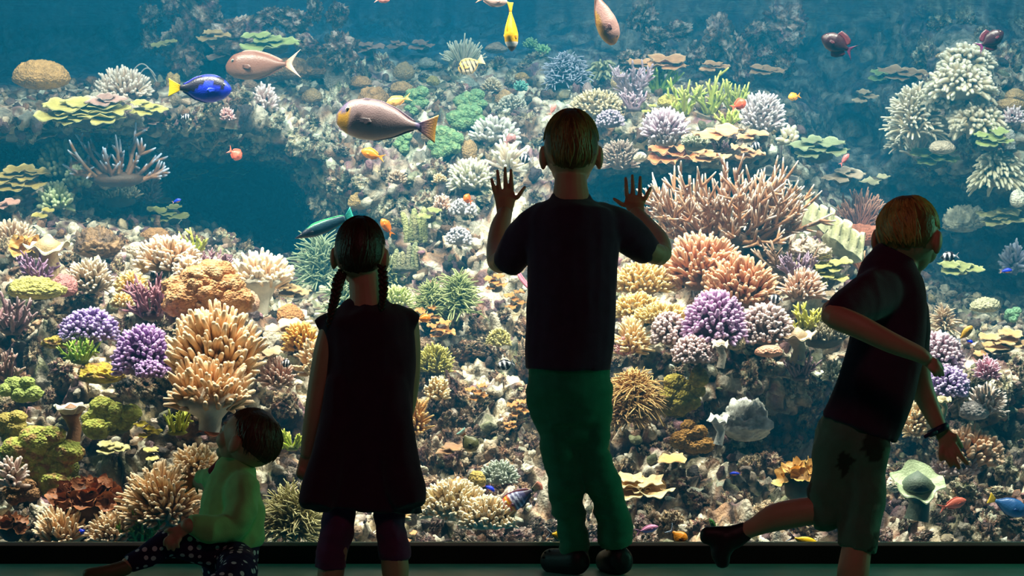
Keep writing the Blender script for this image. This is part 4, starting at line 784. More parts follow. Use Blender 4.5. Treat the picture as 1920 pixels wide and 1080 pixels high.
knobs(282, 692, 50, 28, (146, 96, 166), (196, 160, 212), 'small violet knob coral under the left pair', n=90, lift=.45, r=3.8)
bush(150, 660, 60, 44, (150, 186, 60), (206, 232, 120), 'bright green bush under the upper violet knob coral', n=14, sub=6, r=3.2, lift=.35)
dome(188, 702, 92, 36, (206, 176, 50), 'bright yellow crust on a rock left of the tan finger leather', fine=.35, amp=.35, lift=.3, col2=(150, 110, 60), m=M_ROCK)
dome(106, 642, 56, 24, (206, 180, 72), 'yellow crust on a rock left of the green bush', fine=.35, amp=.35, lift=.3, col2=(150, 110, 60), m=M_ROCK)
bush(22, 596, 66, 62, (150, 114, 116), (190, 160, 160), 'dull mauve branches at the left edge', n=14, sub=5, r=4.4, lift=.25)
bush(14, 690, 40, 50, (156, 120, 112), (196, 164, 150), 'brownish mauve branches low on the left edge', n=9, sub=5, r=4, lift=.25)
dome(545, 592, 54, 40, (182, 128, 80), 'brown bristly dome left of the girl', fine=.3, lift=.3)
plates(540, 614, 70, 22, (206, 176, 140), (232, 210, 180), 'thin beige plate below the brown bristly dome', n=2, size=.7, lift=.3)
clump(566, 632, 62, 50, (206, 152, 60), (238, 196, 110), 'golden branching coral beside the girl', n=100, L=.4, r=3.6, lift=.35)
clump(582, 672, 34, 64, (222, 178, 126), (246, 218, 176), 'tan finger coral half hidden behind the girl', n=60, L=.4, r=4.4, lift=.4)
clump(518, 698, 62, 50, (214, 164, 140), (246, 214, 196), 'pinkish branching coral right of the tan finger leather', n=120, L=.4, r=3.2, lift=.3)
plates(500, 664, 60, 20, (196, 160, 122), (226, 196, 160), 'thin tan plate under the small striped fish', n=2, size=.7, lift=.3)
dome(468, 566, 40, 40, (206, 160, 130), 'pinkish rock-hugging crust at the foot of the cream goblet', lift=.3, fine=.3, m=M_ROCK)
anemone(600, 494, 66, 104, (120, 140, 110), (170, 180, 140), 'tall greenish anemone behind the girl, left of her head', n=150, L=.5, r=2.4, lift=.6, up=.9)
anemone(652, 552, 60, 80, (136, 156, 120), (190, 200, 160), 'greenish anemone seen between the plait and the neck of the girl', n=120, L=.5, r=2.6, lift=.3)
plates(556, 546, 66, 26, (186, 150, 104), (206, 176, 130), 'dim orange-tan plates in the blue left of the plait', n=4, size=.45, lift=.8)
plates(576, 484, 40, 24, (176, 160, 110), (210, 196, 150), 'small ochre plates hanging in the blue left of the girl', n=3, size=.5, lift=.6)
# ------------------------------------------------------------------ lower left
lobes(40, 728, 84, 50, (166, 180, 98), 'green mossy mound at the left edge below the mauve branches', n=6, size=.32, lift=.3)
lobes(22, 800, 70, 80, (186, 166, 88), 'yellowish lobed leather at the left edge', n=6, size=.34, lift=.3)
lobes(84, 862, 164, 140, (178, 186, 88), 'large mossy green lobed leather, lower left', n=13, size=.27, lift=.3, col2=(176, 140, 88))
lobes(204, 782, 130, 72, (182, 188, 88), 'mossy green lobed leather behind the white funnel', n=9, size=.28, lift=.3, col2=(150, 140, 60))
mushroom(135, 792, 60, 58, (226, 222, 206), 'white funnel-shaped mushroom leather on a brown stalk', (150, 110, 80), wave=.08, cup=.5, lift=.45, tilt=.15)
bush(332, 796, 62, 40, (176, 184, 56), (220, 226, 110), 'yellow-green sprig left of the toddler', n=12, sub=5, r=3.2, lift=.3)
plates(285, 806, 50, 38, (190, 168, 40), (216, 196, 70), 'deep yellow leafy plates left of the toddler', n=4, size=.5, lift=.3)
plates(288, 842, 26, 16, (232, 214, 120), (250, 236, 160), 'small pale yellow disc, the upper of two left of the toddler', n=1, lift=.35)
plates(290, 858, 22, 14, (232, 214, 120), (250, 236, 160), 'small pale yellow disc, the lower of two left of the toddler', n=1, lift=.35)
plates(222, 838, 60, 22, (196, 186, 120), (222, 214, 156), 'pale olive plates right of the mossy green leather', n=4, size=.45, lift=.3)
clump(366, 872, 90, 66, (226, 186, 132), (250, 226, 188), 'tan finger dome at the raised hand of the toddler', n=190, L=.3, r=4.2, lift=.3, up=.3, tilt=.7)
anemone(305, 932, 146, 100, (222, 178, 128), (250, 224, 186), 'large tan radiating finger dome left of the toddler', n=270, L=.42, r=3.9, lift=.35, up=.25, curl=.15, droop=0, cat='coral', name='finger_coral', part='finger', tilt=.7, jit=.2)
ruffles(164, 936, 152, 92, (146, 92, 60), 'brown ruffled cabbage coral, lower left', n=26, size=.15, lift=.3)
ruffles(22, 986, 56, 50, (150, 98, 66), 'small brown ruffled coral in the lower left corner', n=8, size=.26, lift=.25)
clump(112, 988, 92, 66, (222, 176, 128), (250, 226, 190), 'tan finger coral below the brown cabbage coral', n=120, L=.5, r=4.2, lift=.3, up=.9)
clump(208, 992, 86, 56, (224, 184, 140), (250, 228, 194), 'tan finger coral left of the bright green bush by the glass', n=160, L=.4, r=3.8, lift=.3)
clump(258, 966, 60, 30, (214, 176, 138), (246, 222, 190), 'low cream fingers under the large radiating dome', n=100, L=.4, r=3.2, lift=.35)
bush(265, 996, 66, 48, (110, 176, 70), (170, 222, 120), 'bright green bush at the foot of the glass by the toddler', n=18, sub=7, r=3.2, lift=.3)
clump(24, 884, 48, 52, (196, 166, 152), (232, 212, 200), 'pale lilac branching coral at the left edge above the brown ruffles', n=40, L=.5, r=4.6, lift=.45)
lobes(42, 918, 84, 50, (150, 110, 74), 'brown polyp clump under the mossy green leather', n=8, size=.28, lift=.3)
lobes(140, 912, 34, 40, (120, 110, 62), 'dark olive lump left of the large radiating dome', n=4, size=.36, lift=.3)
anemone(548, 956, 118, 100, (150, 140, 94), (206, 196, 140), 'grassy olive anemone on the right of the toddler', n=230, L=.5, r=2.3, lift=.3, up=.4, curl=.6)
bush(546, 826, 48, 36, (170, 184, 56), (220, 226, 110), 'yellow-green sprig between toddler and girl', n=10, sub=5, r=3.2, lift=.3)
lobes(590, 918, 40, 30, (130, 190, 160), 'pale turquoise leaf coral beside the dress of the girl', n=4, size=.36, lift=.3)
# ------------------------------------------------------------------ upper middle
fan(868, 100, 96, 56, (206, 196, 166), (236, 230, 206), 'cream fan-shaped coral high in the middle', n=120, r=2, lift=.2)
dome(930, 90, 44, 20, (176, 150, 128), 'dim tan plate right of the cream fan coral', lift=.2)
for x, y, w_, h_, c_, l_ in ((676, 155, 40, 24, (186, 144, 98), 'brown dome high on the middle slope, leftmost of its row'), (702, 184, 60, 40, (184, 140, 92), 'brown dome above the back of the yellow-faced fish'), (754, 166, 46, 26, (180, 142, 96), 'brown dome behind the pale orange fish'), (758, 134, 42, 34, (170, 142, 100), 'brown fuzzy dome below the hazy plates'), (978, 144, 28, 16, (186, 150, 90), 'small ochre dome right of the striped yellow fish'), (945, 184, 36, 28, (190, 152, 104), 'tan dome left of the tall boy and above the grey table'), (875, 160, 50, 26, (142, 146, 134), 'grey blue dome above the green leather mounds'), (800, 118, 34, 20, (150, 150, 140), 'grey dome beneath the cream fan coral'), (812, 152, 26, 18, (166, 150, 90), 'olive dome at the top of the green leather mounds'), (805, 254, 32, 30, (160, 124, 84), 'brown lump on the left of the bright green lobes'), (880, 282, 32, 42, (182, 146, 100), 'tan lump on the right of the bright green lobes'), (900, 196, 30, 14, (160, 160, 140), 'small grey dome right of the green leather mounds'), (678, 376, 52, 34, (196, 160, 104), 'tan knobbly dome right above the girl')):
    dome(x, y, w_, h_, c_, l_, lift=.12, fine=.25)
clump(960, 194, 54, 28, (166, 160, 140), (206, 200, 184), 'grey table coral left of the head of the tall boy', n=140, L=.25, r=2.2, lift=.14)
for x, y, w_, h_, l_, n_ in ((782, 184, 48, 50, 'green leather mound above the tail of the yellow-faced fish', 6), (884, 188, 62, 44, 'green leather mound under the grey blue dome', 6), (876, 220, 80, 44, 'wide green leather mound in the middle of the slope', 8), (834, 268, 66, 66, 'bright green lobed leather right of the yellow-faced fish', 9), (757, 268, 36, 46, 'green leather patch below the tail of the yellow-faced fish', 5), (772, 206, 36, 16, 'green leather strip at the tail base of the yellow-faced fish', 3)):
    lobes(x, y, w_, h_, (124, 158, 112), l_, n=n_, size=.32, lift=.16, col2=(156, 178, 124), amp=.3)
clump(928, 244, 88, 44, (206, 200, 190), (246, 244, 238), 'white finger coral left of the head of the tall boy', n=80, L=.4, r=4, lift=.2)
clump(952, 292, 60, 54, (216, 200, 176), (250, 244, 230), 'white antler-like finger coral above the raised left hand', n=40, L=.6, r=4.4, lift=.3, up=.8)
clump(882, 328, 84, 52, (206, 196, 170), (242, 238, 220), 'cream branching coral on the slope left of the raised hand', n=150, L=.35, r=3.4, lift=.16)
clump(824, 334, 26, 16, (216, 184, 130), (242, 222, 180), 'small yellowish tuft left of the cream branching coral', n=40, L=.4, r=2.2, lift=.14)
clump(744, 332, 36, 22, (186, 150, 120), (216, 190, 164), 'small brown tuft below the orange fish of the middle', n=50, L=.4, r=2.4, lift=.14)
clump(828, 380, 34, 26, (222, 178, 150), (246, 216, 196), 'salmon tuft left of the small orange fish', n=60, L=.4, r=2.4, lift=.14)
for x, y, w_, h_, l_ in ((690, 92, 56, 22, 'hazy brown plates at the top, leftmost of three'), (745, 86, 36, 18, 'hazy brown plates at the top, middle of three'), (792, 88, 50, 20, 'hazy brown plates at the top, nearest the cream fan')):
    plates(x, y, w_, h_, (170, 136, 124), (190, 160, 146), l_, n=3, size=.5, lift=.15)
anemone(1062, 132, 80, 60, (96, 92, 112), (206, 208, 228), 'bluish anemone with bright tips above the tall boy', n=150, L=.36, r=2.0, lift=.2)
anemone(1130, 122, 76, 56, (160, 154, 110), (190, 190, 150), 'drooping palm-like olive coral above the right of the tall boy', n=34, L=.7, r=4, lift=.25, droop=.7, up=.7, cat='coral', name='palm_coral', part='frond')
for x, y, c_, l_ in ((995, 80, (150, 190, 130), 'pale green tuft high above the tall boy, left one'), (1018, 92, (160, 206, 140), 'pale green tuft high above the tall boy, right one'), (976, 160, (120, 180, 160), 'small turquoise tuft right of the tan dome')):
    clump(x, y, 26, 18, c_, tuple(np.minimum(np.array(c_) + 30, 255)), l_, n=40, L=.4, r=2.2, lift=.15)
clump(922, 158, 36, 22, (206, 180, 140), (232, 214, 184), 'small beige tuft between grey blue dome and ochre dome', n=50, L=.4, r=2.2, lift=.14)
# ------------------------------------------------------------------ middle
columns(780, 412, 48, 86, (156, 154, 104), 'olive column sponge standing right of the girl', n=5, r=6.5, lift=.2)
columns(760, 482, 58, 54, (150, 146, 112), 'grey olive column sponge lower down beside the girl', n=6, r=5, lift=.2)
plates(806, 402, 40, 30, (160, 160, 96), (196, 196, 130), 'olive leaf right of the column sponge', n=2, size=.6, lift=.2)
knobs(868, 388, 50, 26, (190, 180, 180), (220, 214, 216), 'grey lilac knob coral below the small orange fish', n=110, r=2.6, lift=.15)
knobs(860, 442, 46, 28, (180, 172, 176), (214, 208, 212), 'grey lilac knob coral lower on the pale slope', n=110, r=2.6, lift=.15)
anemone(808, 560, 60, 66, (120, 130, 80), (170, 176, 116), 'olive grassy anemone right of the girl, left one of two', n=130, L=.5, r=2.2, lift=.2, up=.8)
anemone(860, 548, 62, 72, (126, 136, 84), (176, 184, 124), 'olive grassy anemone left of the tall boy, right one of two', n=140, L=.5, r=2.2, lift=.2, up=.8)
clump(742, 556, 66, 34, (176, 184, 104), (214, 220, 150), 'yellow-green branching coral at the shoulder of the girl', n=110, L=.4, r=3, lift=.2)
anemone(730, 510, 34, 56, (140, 144, 96), (176, 176, 124), 'olive tuft beside the right plait of the girl', n=80, L=.5, r=2.2, lift=.2, up=.9)
for x, y, w_, h_, l_ in ((806, 590, 46, 40, 'orange-brown leafy plates right of the girl, upper cluster'), (828, 618, 52, 40, 'orange-brown leafy plates right of the girl, lower cluster'), (930, 530, 44, 36, 'orange leafy plates under the left elbow of the tall boy'), (968, 562, 40, 46, 'orange leafy plates against the side of the tall boy'), (898, 736, 44, 40, 'orange leafy plates on the dark slope by the striped fish'), (975, 765, 44, 40, 'orange leafy plates beside the trousers of the tall boy'), (958, 796, 24, 18, 'small orange plate left of the green trousers')):
    plates(x, y, w_, h_, (190, 126, 66), (214, 160, 96), l_, n=5, size=.42, lift=.14, wave=.16)
clump(816, 674, 66, 52, (160, 150, 66), (206, 196, 110), 'yellow-green bristly coral right of the dress', n=160, L=.3, r=2.2, lift=.2)
clump(936, 632, 44, 30, (186, 172, 96), (218, 206, 140), 'yellow crusty bush on the dark slope left of the tall boy', n=110, L=.25, r=2.2, lift=.15)
clump(820, 728, 46, 40, (226, 190, 130), (250, 228, 184), 'cream finger coral right of the dress, above brown rocks', n=90, L=.35, r=3, lift=.25)
clump(936, 886, 70, 40, (176, 184, 164), (214, 218, 204), 'pale grey green bush coral on the dark slope above the striped wrasse', n=140, L=.3, r=2.4, lift=.2)
dome(895, 898, 34, 32, (206, 176, 96), 'yellow lump left of the pale grey green bush', lift=.25)
plates(860, 908, 52, 30, (206, 130, 60), (226, 170, 110), 'orange plate above the cream finger mass', n=3, size=.5, lift=.3, wave=.15)
clump(850, 938, 130, 66, (226, 200, 152), (250, 236, 206), 'cream finger mass at the foot of the window, left part', n=280, L=.28, r=3.8, lift=.3, up=.6, tilt=.7)
clump(912, 962, 108, 56, (222, 194, 148), (250, 234, 204), 'cream finger mass at the foot of the window, right part', n=230, L=.3, r=3.6, lift=.32, up=.6, tilt=.7)
clump(738, 962, 60, 22, (216, 176, 120), (240, 214, 170), 'low tan finger coral under the hem of the dress', n=60, L=.4, r=3.4, lift=.3)
plates(842, 842, 40, 22, (160, 116, 80), (190, 150, 110), 'brown plate on the craggy rock right of the dress', n=2, size=.7, lift=.3)
clump(782, 780, 34, 70, (206, 150, 80), (232, 190, 126), 'golden tan fingers at the edge of the dress', n=60, L=.4, r=3.4, lift=.3)
# ------------------------------------------------------------------ upper right
plates(1234, 124, 116, 28, (206, 150, 106), (226, 180, 136), 'long orange-tan ledge plate right of the diving fish', n=5, size=.4, lift=0.6 + .25)
plates(1338, 128, 60, 22, (200, 150, 108), (222, 178, 136), 'orange-tan plate on the hazy ledge, middle one', n=3, size=.5, lift=0.6 + .2)
plates(1440, 134, 70, 20, (196, 150, 110), (220, 178, 140), 'orange-tan plate on the hazy ledge, right one', n=4, size=.45, lift=0.6 + .2)
dome(1162, 152, 34, 36, (222, 190, 140), 'smooth cream dome left of the mauve bush', lift=.3, fine=.05)
bush(1186, 158, 64, 56, (176, 148, 160), (214, 192, 206), 'mauve bush coral above the right of the tall boy', n=16, sub=7, r=3.2, lift=.3)
bush(1188, 192, 50, 34, (170, 142, 156), (210, 188, 200), 'mauve bush coral beneath the upper mauve bush', n=12, sub=6, r=3, lift=.3)
clump(1120, 196, 104, 46, (190, 170, 130), (222, 206, 170), 'beige mop-like finger dome just right of the head of the tall boy', n=240, L=.28, r=3, lift=.25, up=.1, curl=.4)
knobs(1144, 222, 50, 28, (160, 144, 160), (196, 182, 200), 'grey mauve knob coral under the beige mop', n=130, r=2.4, lift=.25)
bush(1236, 152, 52, 46, (150, 190, 70), (206, 232, 120), 'lime green bush, left of the yellow-green row', n=12, sub=6, r=3.4, lift=.3)
for x, y, w_, h_, l_ in ((1282, 186, 40, 62, 'yellow-green upright bush, left of its row on the right shelf'), (1330, 184, 46, 66, 'yellow-green upright bush, middle of its row on the right shelf'), (1376, 184, 40, 60, 'yellow-green upright bush behind the red fish'), (1364, 222, 34, 30, 'yellow-green low bush under the red fish')):
    bush(x, y, w_, h_, (176, 186, 86), (222, 222, 130), l_, n=9, sub=5, r=3.4, lift=.25)
dome(1252, 190, 40, 26, (196, 180, 100), 'yellow dome above the lilac fan coral', lift=.3)
plates(1216, 206, 26, 28, (160, 160, 80), (190, 190, 110), 'curled olive leaf right of the mauve bushes', n=2, size=.6, lift=.3)
clump(1246, 232, 86, 48, (186, 160, 172), (236, 224, 236), 'lilac fan coral with white tips, left one of two on the shelf', n=130, L=.4, r=3.4, lift=.35, up=.7)
clump(1248, 258, 64, 26, (190, 168, 160), (232, 220, 220), 'lilac white shelf coral below the left fan', n=80, L=.4, r=2.8, lift=.35)
clump(1428, 212, 84, 66, (196, 180, 180), (240, 232, 234), 'lilac grey fan coral, right one of two on the shelf', n=180, L=.28, r=3, lift=.35, up=.5)
clump(1162, 290, 70, 48, (150, 124, 108), (190, 170, 156), 'brown twiggy coral right of the ear of the tall boy', n=150, L=.35, r=2.2, lift=.5)
dome(1200, 294, 26, 18, (236, 220, 190), 'small white lump left of the orange plates', lift=.6, fine=.05)
plates(1266, 286, 96, 56, (222, 142, 92), (242, 184, 136), 'bright orange wavy plate coral on the right shelf', n=6, size=.45, lift=.4, wave=.16, th=5)
plates(1345, 252, 66, 20, (220, 156, 110), (240, 196, 150), 'flat orange plate under the yellow-green bushes', n=2, size=.7, lift=.4)
plates(1406, 256, 48, 20, (214, 150, 108), (236, 188, 146), 'flat orange plate below the right lilac fan', n=2, size=.7, lift=.4)
plates(1330, 294, 70, 30, (222, 160, 112), (244, 204, 156), 'orange plates hanging from the right shelf', n=4, size=.45, lift=.45)
plates(1402, 288, 56, 34, (200, 146, 106), (228, 186, 144), 'brown orange plates at the right end of the shelf', n=4, size=.5, lift=.4, wave=.15)
table(1304, 266, 56, 28, (142, 142, 116), (190, 190, 166), 'grey green fuzzy table coral on the right shelf', n=170, L=.3, r=2, lift=.42)
bush(1350, 276, 44, 20, (110, 86, 96), (150, 126, 140), 'dark purple bush between the shelf plates', n=9, sub=5, r=2.2, lift=.42)
clump(1480, 252, 38, 30, (226, 210, 176), (246, 236, 212), 'cream lumps at the right tip of the shelf', n=14, L=.5, r=6, lift=.5)
plates(1536, 280, 108, 46, (150, 156, 116), (184, 190, 150), 'greenish plates floating right of the shelf', n=6, size=.42, lift=1.2)
plates(1582, 330, 66, 32, (186, 164, 140), (214, 196, 172), 'grey beige plate hanging in the blue above the antlers', n=3, size=.6, lift=1.2)
plates(1640, 338, 50, 24, (176, 166, 130), (206, 198, 162), 'small beige plate hanging in the blue, right of the grey one', n=2, size=.6, lift=1.2)
plates(1462, 334, 70, 36, (70, 64, 62), (206, 190, 170), 'dark plates with pale rims above the antler thicket', n=4, size=.5, lift=.7)
plates(1655, 145, 66, 24, (150, 176, 110), (190, 210, 150), 'pale green plates left of the cream finger corals', n=3, size=.55, lift=.5)
plates(1618, 184, 44, 34, (176, 150, 120), (206, 184, 152), 'tan discs hanging left of the cream anemone-like corals', n=3, size=.5, lift=.9)
plates(1700, 142, 90, 26, (190, 150, 112), (216, 184, 148), 'tan plates behind the cream finger corals', n=4, size=.45, lift=.3)
for x, y, w_, h_, n_, l_ in ((1812, 108, 100, 54, 120, 'cream finger coral at upper right, topmost of its chain'), (1800, 150, 126, 62, 150, 'cream finger coral at upper right, second of its chain'), (1764, 178, 70, 44, 90, 'cream finger coral at upper right, lowest of its chain'), (1832, 220, 100, 54, 130, 'cream finger coral right of the cream tassels'), ):
    clump(x, y, w_, h_, (214, 198, 164), (246, 236, 212), l_, n=n_, L=.36, r=5, lift=.3, up=.1, curl=.4, droop=.3)
anemone(1718, 206, 106, 96, (220, 202, 170), (250, 240, 218), 'cream tasselled coral at upper right', n=240, L=.36, r=3, lift=.5, cat='coral', name='finger_coral', part='finger', up=.4)
anemone(1690, 250, 52, 60, (206, 188, 156), (240, 228, 204), 'small cream tasselled coral below the large one', n=100, L=.4, r=2.6, lift=.5, cat='coral', name='finger_coral', part='finger')
fan(1722, 262, 90, 76, (186, 162, 132), (220, 200, 172), 'tan stems under the cream tasselled coral', n=40, r=3, lift=.45)
anemone(1870, 308, 92, 72, (206, 196, 160), (240, 232, 204), 'cream drooping finger coral at the right edge', n=150, L=.42, r=3.6, lift=.5, cat='coral', name='finger_coral', part='finger', droop=.6)
plates(1752, 296, 90, 36, (170, 190, 110), (206, 220, 150), 'lime plates under the cream tasselled coral', n=5, size=.45, lift=.5)
dome(1766, 276, 48, 26, (226, 206, 180), 'pale pink flat coral above the lime plates', lift=.6, fine=.06)
plates(1860, 262, 76, 40, (176, 188, 112), (206, 216, 150), 'pale green plates under the right cream finger coral', n=5, size=.45, lift=.4)
dome(1778, 104, 46, 18, (190, 160, 120), 'tan disc at the left of the topmost cream finger coral', lift=.5)
dome(1892, 198, 70, 26, (186, 152, 104), 'tan ridge at the right edge', lift=.35)
dome(1905, 180, 44, 24, (190, 156, 108), 'tan dome at the right edge above the ridge', lift=.3)
clump(1900, 216, 40, 30, (206, 180, 186), (236, 220, 224), 'pinkish white tuft at the right edge', n=60, L=.4, r=3, lift=.4)
columns(1893, 255, 22, 50, (180, 180, 170), 'thin grey column hanging at the right edge', n=2, r=6, lift=.4)
# ------------------------------------------------------------------ right
staghorn(1360, 396, 205, 132, (172, 126, 92), (240, 222, 206), 'huge brown antler thicket with pale tips right of the tall boy', n=64, sub=12, r=3.7, spread=.55, lift=.35, up=.55, root=.34)
clump(1318, 492, 150, 92, (206, 146, 112), (240, 196, 160), 'pinkish brown finger leather under the antler thicket, upper part', n=240, L=.36, r=4.4, lift=.4, up=.5, tilt=.6)
clump(1388, 530, 130, 84, (196, 136, 102), (236, 190, 152), 'pinkish brown finger leather under the antler thicket, lower part', n=230, L=.36, r=4.4, lift=.42, up=.5, tilt=.6)
knobs(1340, 598, 112, 88, (176, 128, 172), (220, 184, 220), 'bright violet pink knob coral on the right slope', n=290, r=4.2, lift=.42)
knobs(1435, 608, 100, 66, (176, 146, 140), (222, 202, 196), 'dusty pink knob coral right of the violet one', n=250, r=4.2, lift=.38)
knobs(1254, 616, 62, 52, (178, 146, 142), (220, 196, 192), 'dusty pink knob coral left of the violet one', n=150, r=4.2, lift=.36)
knobs(1300, 656, 76, 44, (176, 142, 138), (218, 192, 190), 'dusty pink knob coral beneath the violet one', n=170, r=4.0, lift=.4)
folds(1508, 396, 90, 60, 1556, 432, (226, 224, 180), 'cream folded leather left of the brown anemone, upper fold', n=3, lift=.3)
folds(1552, 428, 100, 66, 1616, 476, (226, 224, 180), 'cream folded leather left of the brown anemone, lower fold', n=4, lift=.34)
fan(1612, 400, 116, 84, (176, 112, 90), (206, 150, 124), 'reddish brown hairy fan left of the head of the running boy', n=200, r=1.8, lift=.4, wob=.1)
dome(1610, 440, 110, 44, (176, 108, 84), 'reddish brown foot under the hairy fan', lift=.35, fine=.2)
dome(1522, 470, 72, 40, (186, 168, 148), 'pale craggy rock coral left of the cream folds', fine=.6, amp=.5, lift=.3, m=M_ROCK)
staghorn(1470, 484, 70, 60, (136, 106, 84), (190, 160, 140), 'small dark antler coral beside the big finger leather', n=10, sub=5, r=2.8, lift=.25)
bush(1494, 504, 56, 54, (130, 104, 124), (180, 156, 176), 'dusky mauve bush left of the elbow of the runner', n=14, sub=6, r=2.8, lift=.25)
clump(1506, 534, 78, 52, (206, 160, 132), (242, 214, 194), 'pale pink branching coral left of the elbow of the runner', n=120, L=.45, r=3, lift=.25)
fan(1614, 490, 56, 40, (186, 116, 76), (214, 160, 120), 'orange sticks behind the shoulder of the runner', n=26, r=2.6, lift=.25)
plates(1550, 512, 76, 56, (170, 164, 90), (200, 196, 126), 'olive leaf plates behind the elbow of the runner', n=7, size=.4, lift=.25)
bush(1512, 602, 60, 44, (196, 190, 76), (232, 226, 130), 'yellow-green bush under the elbow of the runner', n=14, sub=6, r=3.4, lift=.35)
table(1546, 628, 92, 46, (130, 118, 92), (184, 172, 146), 'olive grey table coral under the elbow of the runner', n=220, L=.35, r=2.4, lift=.35)
mushroom(1494, 646, 62, 50, (222, 196, 160), 'beige mushroom leather on the right slope', lift=.38, wave=.15)
mushroom(1350, 658, 34, 40, (226, 212, 190), 'small pale mushroom leather left of the pink disc', lift=.42)
dome(1441, 658, 54, 24, (236, 170, 140), 'salmon pink disc beside the beige mushroom leather', lift=.38, fine=.04, amp=.08)
dome(1378, 640, 36, 34, (196, 172, 136), 'tan honeycombed dome beneath the violet knob coral', lift=.4, fine=.5)
dome(1310, 706, 36, 42, (170, 150, 66), 'olive ball coral on the right slope', lift=.35, fine=.3)
bush(1500, 690, 56, 46, (136, 104, 110), (180, 150, 156), 'mauve brown sprig under the beige mushroom leather', n=14, sub=6, r=2.6, lift=.35)
clump(1562, 694, 40, 36, (170, 166, 130), (214, 210, 180), 'small grey green tuft left of the waist of the runner', n=70, L=.4, r=2.4, lift=.3)
clump(1204, 522, 118, 52, (222, 184, 116), (246, 222, 166), 'yellow-tan table coral right of the tall boy, upper tier', n=220, L=.35, r=3.2, lift=.3)
clump(1196, 572, 90, 40, (222, 184, 112), (248, 224, 160), 'yellow-tan table coral right of the tall boy, middle tier', n=140, L=.35, r=3.2, lift=.3)
clump(1242, 588, 110, 36, (226, 194, 122), (250, 230, 170), 'yellow-tan table coral right of the tall boy, lower tier', n=180, L=.4, r=3, lift=.32)
anemone(1186, 632, 60, 56, (226, 186, 130), (250, 224, 176), 'cream spiky coral at the waist of the tall boy', n=90, L=.5, r=3.6, lift=.3, cat='coral', name='finger_coral', part='finger', droop=0, curl=.15)
clump(1170, 648, 34, 34, (206, 140, 140), (236, 186, 184), 'pinkish tuft beside the shirt of the tall boy', n=60, L=.4, r=2.4, lift=.3)
plates(1880, 640, 96, 44, (216, 170, 116), (236, 204, 156), 'tan plates at the right edge above the lavender rocks', n=5, size=.42, lift=.3)
plates(1840, 655, 36, 46, (196, 146, 96), (216, 176, 126), 'tan curled leaf right of the running boy', n=2, size=.6, lift=.35)
knobs(1760, 662, 86, 66, (190, 158, 172), (226, 204, 216), 'lilac pink knob coral right of the running boy', n=230, r=3.8, lift=.35)
knobs(1776, 716, 76, 52, (170, 140, 196), (214, 194, 232), 'lilac violet knob coral behind the hand of the runner', n=220, r=3.6, lift=.35)
clump(1852, 690, 48, 40, (216, 160, 180), (240, 204, 218), 'pink fluffy coral at the right', n=90, L=.4, r=2.4, lift=.35)
anemone(1770, 594, 50, 50, (196, 164, 130), (230, 206, 176), 'tan branching tuft right of the back of the runner', n=60, L=.5, r=2.4, lift=.5, cat='coral', name='branching_coral', part='branch')
dome(1847, 572, 58, 28, (196, 190, 156), 'pale crusted table in the blue right of the runner', lift=1.4, fine=.3, flat=.7)
plates(1800, 504, 80, 24, (176, 176, 110), (214, 212, 150), 'yellowish plates in the blue right of the runner', n=4, size=.45, lift=1.6)
dome(1806, 412, 76, 48, (190, 184, 160), 'pale rock clump in the blue right of the head of the runner', fine=.6, amp=.4, lift=1.2, m=M_ROCK)
plates(1872, 410, 84, 36, (196, 190, 130), (226, 220, 166), 'yellowish plates at the right edge of the blue', n=5, size=.45, lift=1.1)
dome(1908, 372, 30, 34, (240, 232, 210), 'white lump at the right edge', lift=1.0, fine=.1)
clump(1902, 484, 58, 54, (176, 170, 196), (222, 220, 240), 'lilac white branching coral at the right edge', n=60, L=.45, r=3.6, lift=1.0)
lobes(1898, 590, 36, 28, (150, 196, 150), 'pale green lump at the right edge', n=4, size=.36, lift=.8)
# ------------------------------------------------------------------ lower right
anemone(1188, 726, 92, 76, (176, 130, 72), (214, 176, 112), 'brown anemone with sweeping tentacles right of the tall boy', n=220, L=.55, r=2.2, lift=.35, droop=.4)
anemone(1178, 770, 66, 44, (170, 122, 74), (206, 164, 108), 'smaller brown anemone under the sweeping one', n=110, L=.5, r=2.2, lift=.35)
lobes(1272, 742, 96, 84, (176, 158, 70), 'olive yellow polyp clump on the right slope, upper', n=9, size=.3, lift=.3, fine=.3)
lobes(1298, 822, 78, 68, (186, 136, 70), 'olive brown polyp clump on the right slope, lower', n=7, size=.32, lift=.35, fine=.3)
dome(1398, 790, 96, 76, (206, 206, 196), 'whitish clay-like rock coral on the right slope', amp=.6, fine=.2, lift=.35, m=M_ROCK)
mushroom(1346, 802, 38, 40, (214, 214, 206), 'small white curled cup left of the clay-like rock', wave=.2, cup=.4, lift=.5)
plates(1258, 858, 52, 14, (226, 160, 92), (246, 200, 140), 'thin orange disc right of the tall boy', n=1, lift=.5)
plates(1200, 910, 116, 44, (230, 190, 130), (250, 226, 176), 'broad tan plate beside the green trousers', n=6, size=.42, lift=.35, wave=.12)
ruffles(1504, 896, 84, 80, (206, 160, 92), 'tan vase-shaped folded leather beside the shorts of the runner', n=9, size=.3, lift=.5, name='folded_leather_coral')
mushroom(1718, 930, 96, 66, (190, 206, 164), 'pale green folded leather right of the runner', (96, 110, 96), wave=.10, cup=.25, lift=.45, tilt=.9, cap=.5)
dome(1676, 908, 28, 32, (226, 214, 190), 'white knobbly sponge left of the pale green folds', fine=.4, lift=.5, amp=.3)
clump(1818, 838, 116, 66, (214, 164, 120), (240, 204, 170), 'tan finger coral behind the spread hand of the runner', n=170, L=.32, r=5, lift=.3)
clump(1720, 786, 56, 56, (222, 184, 132), (248, 224, 182), 'cream finger coral beside the arm of the runner', n=110, L=.35, r=3.6, lift=.35)
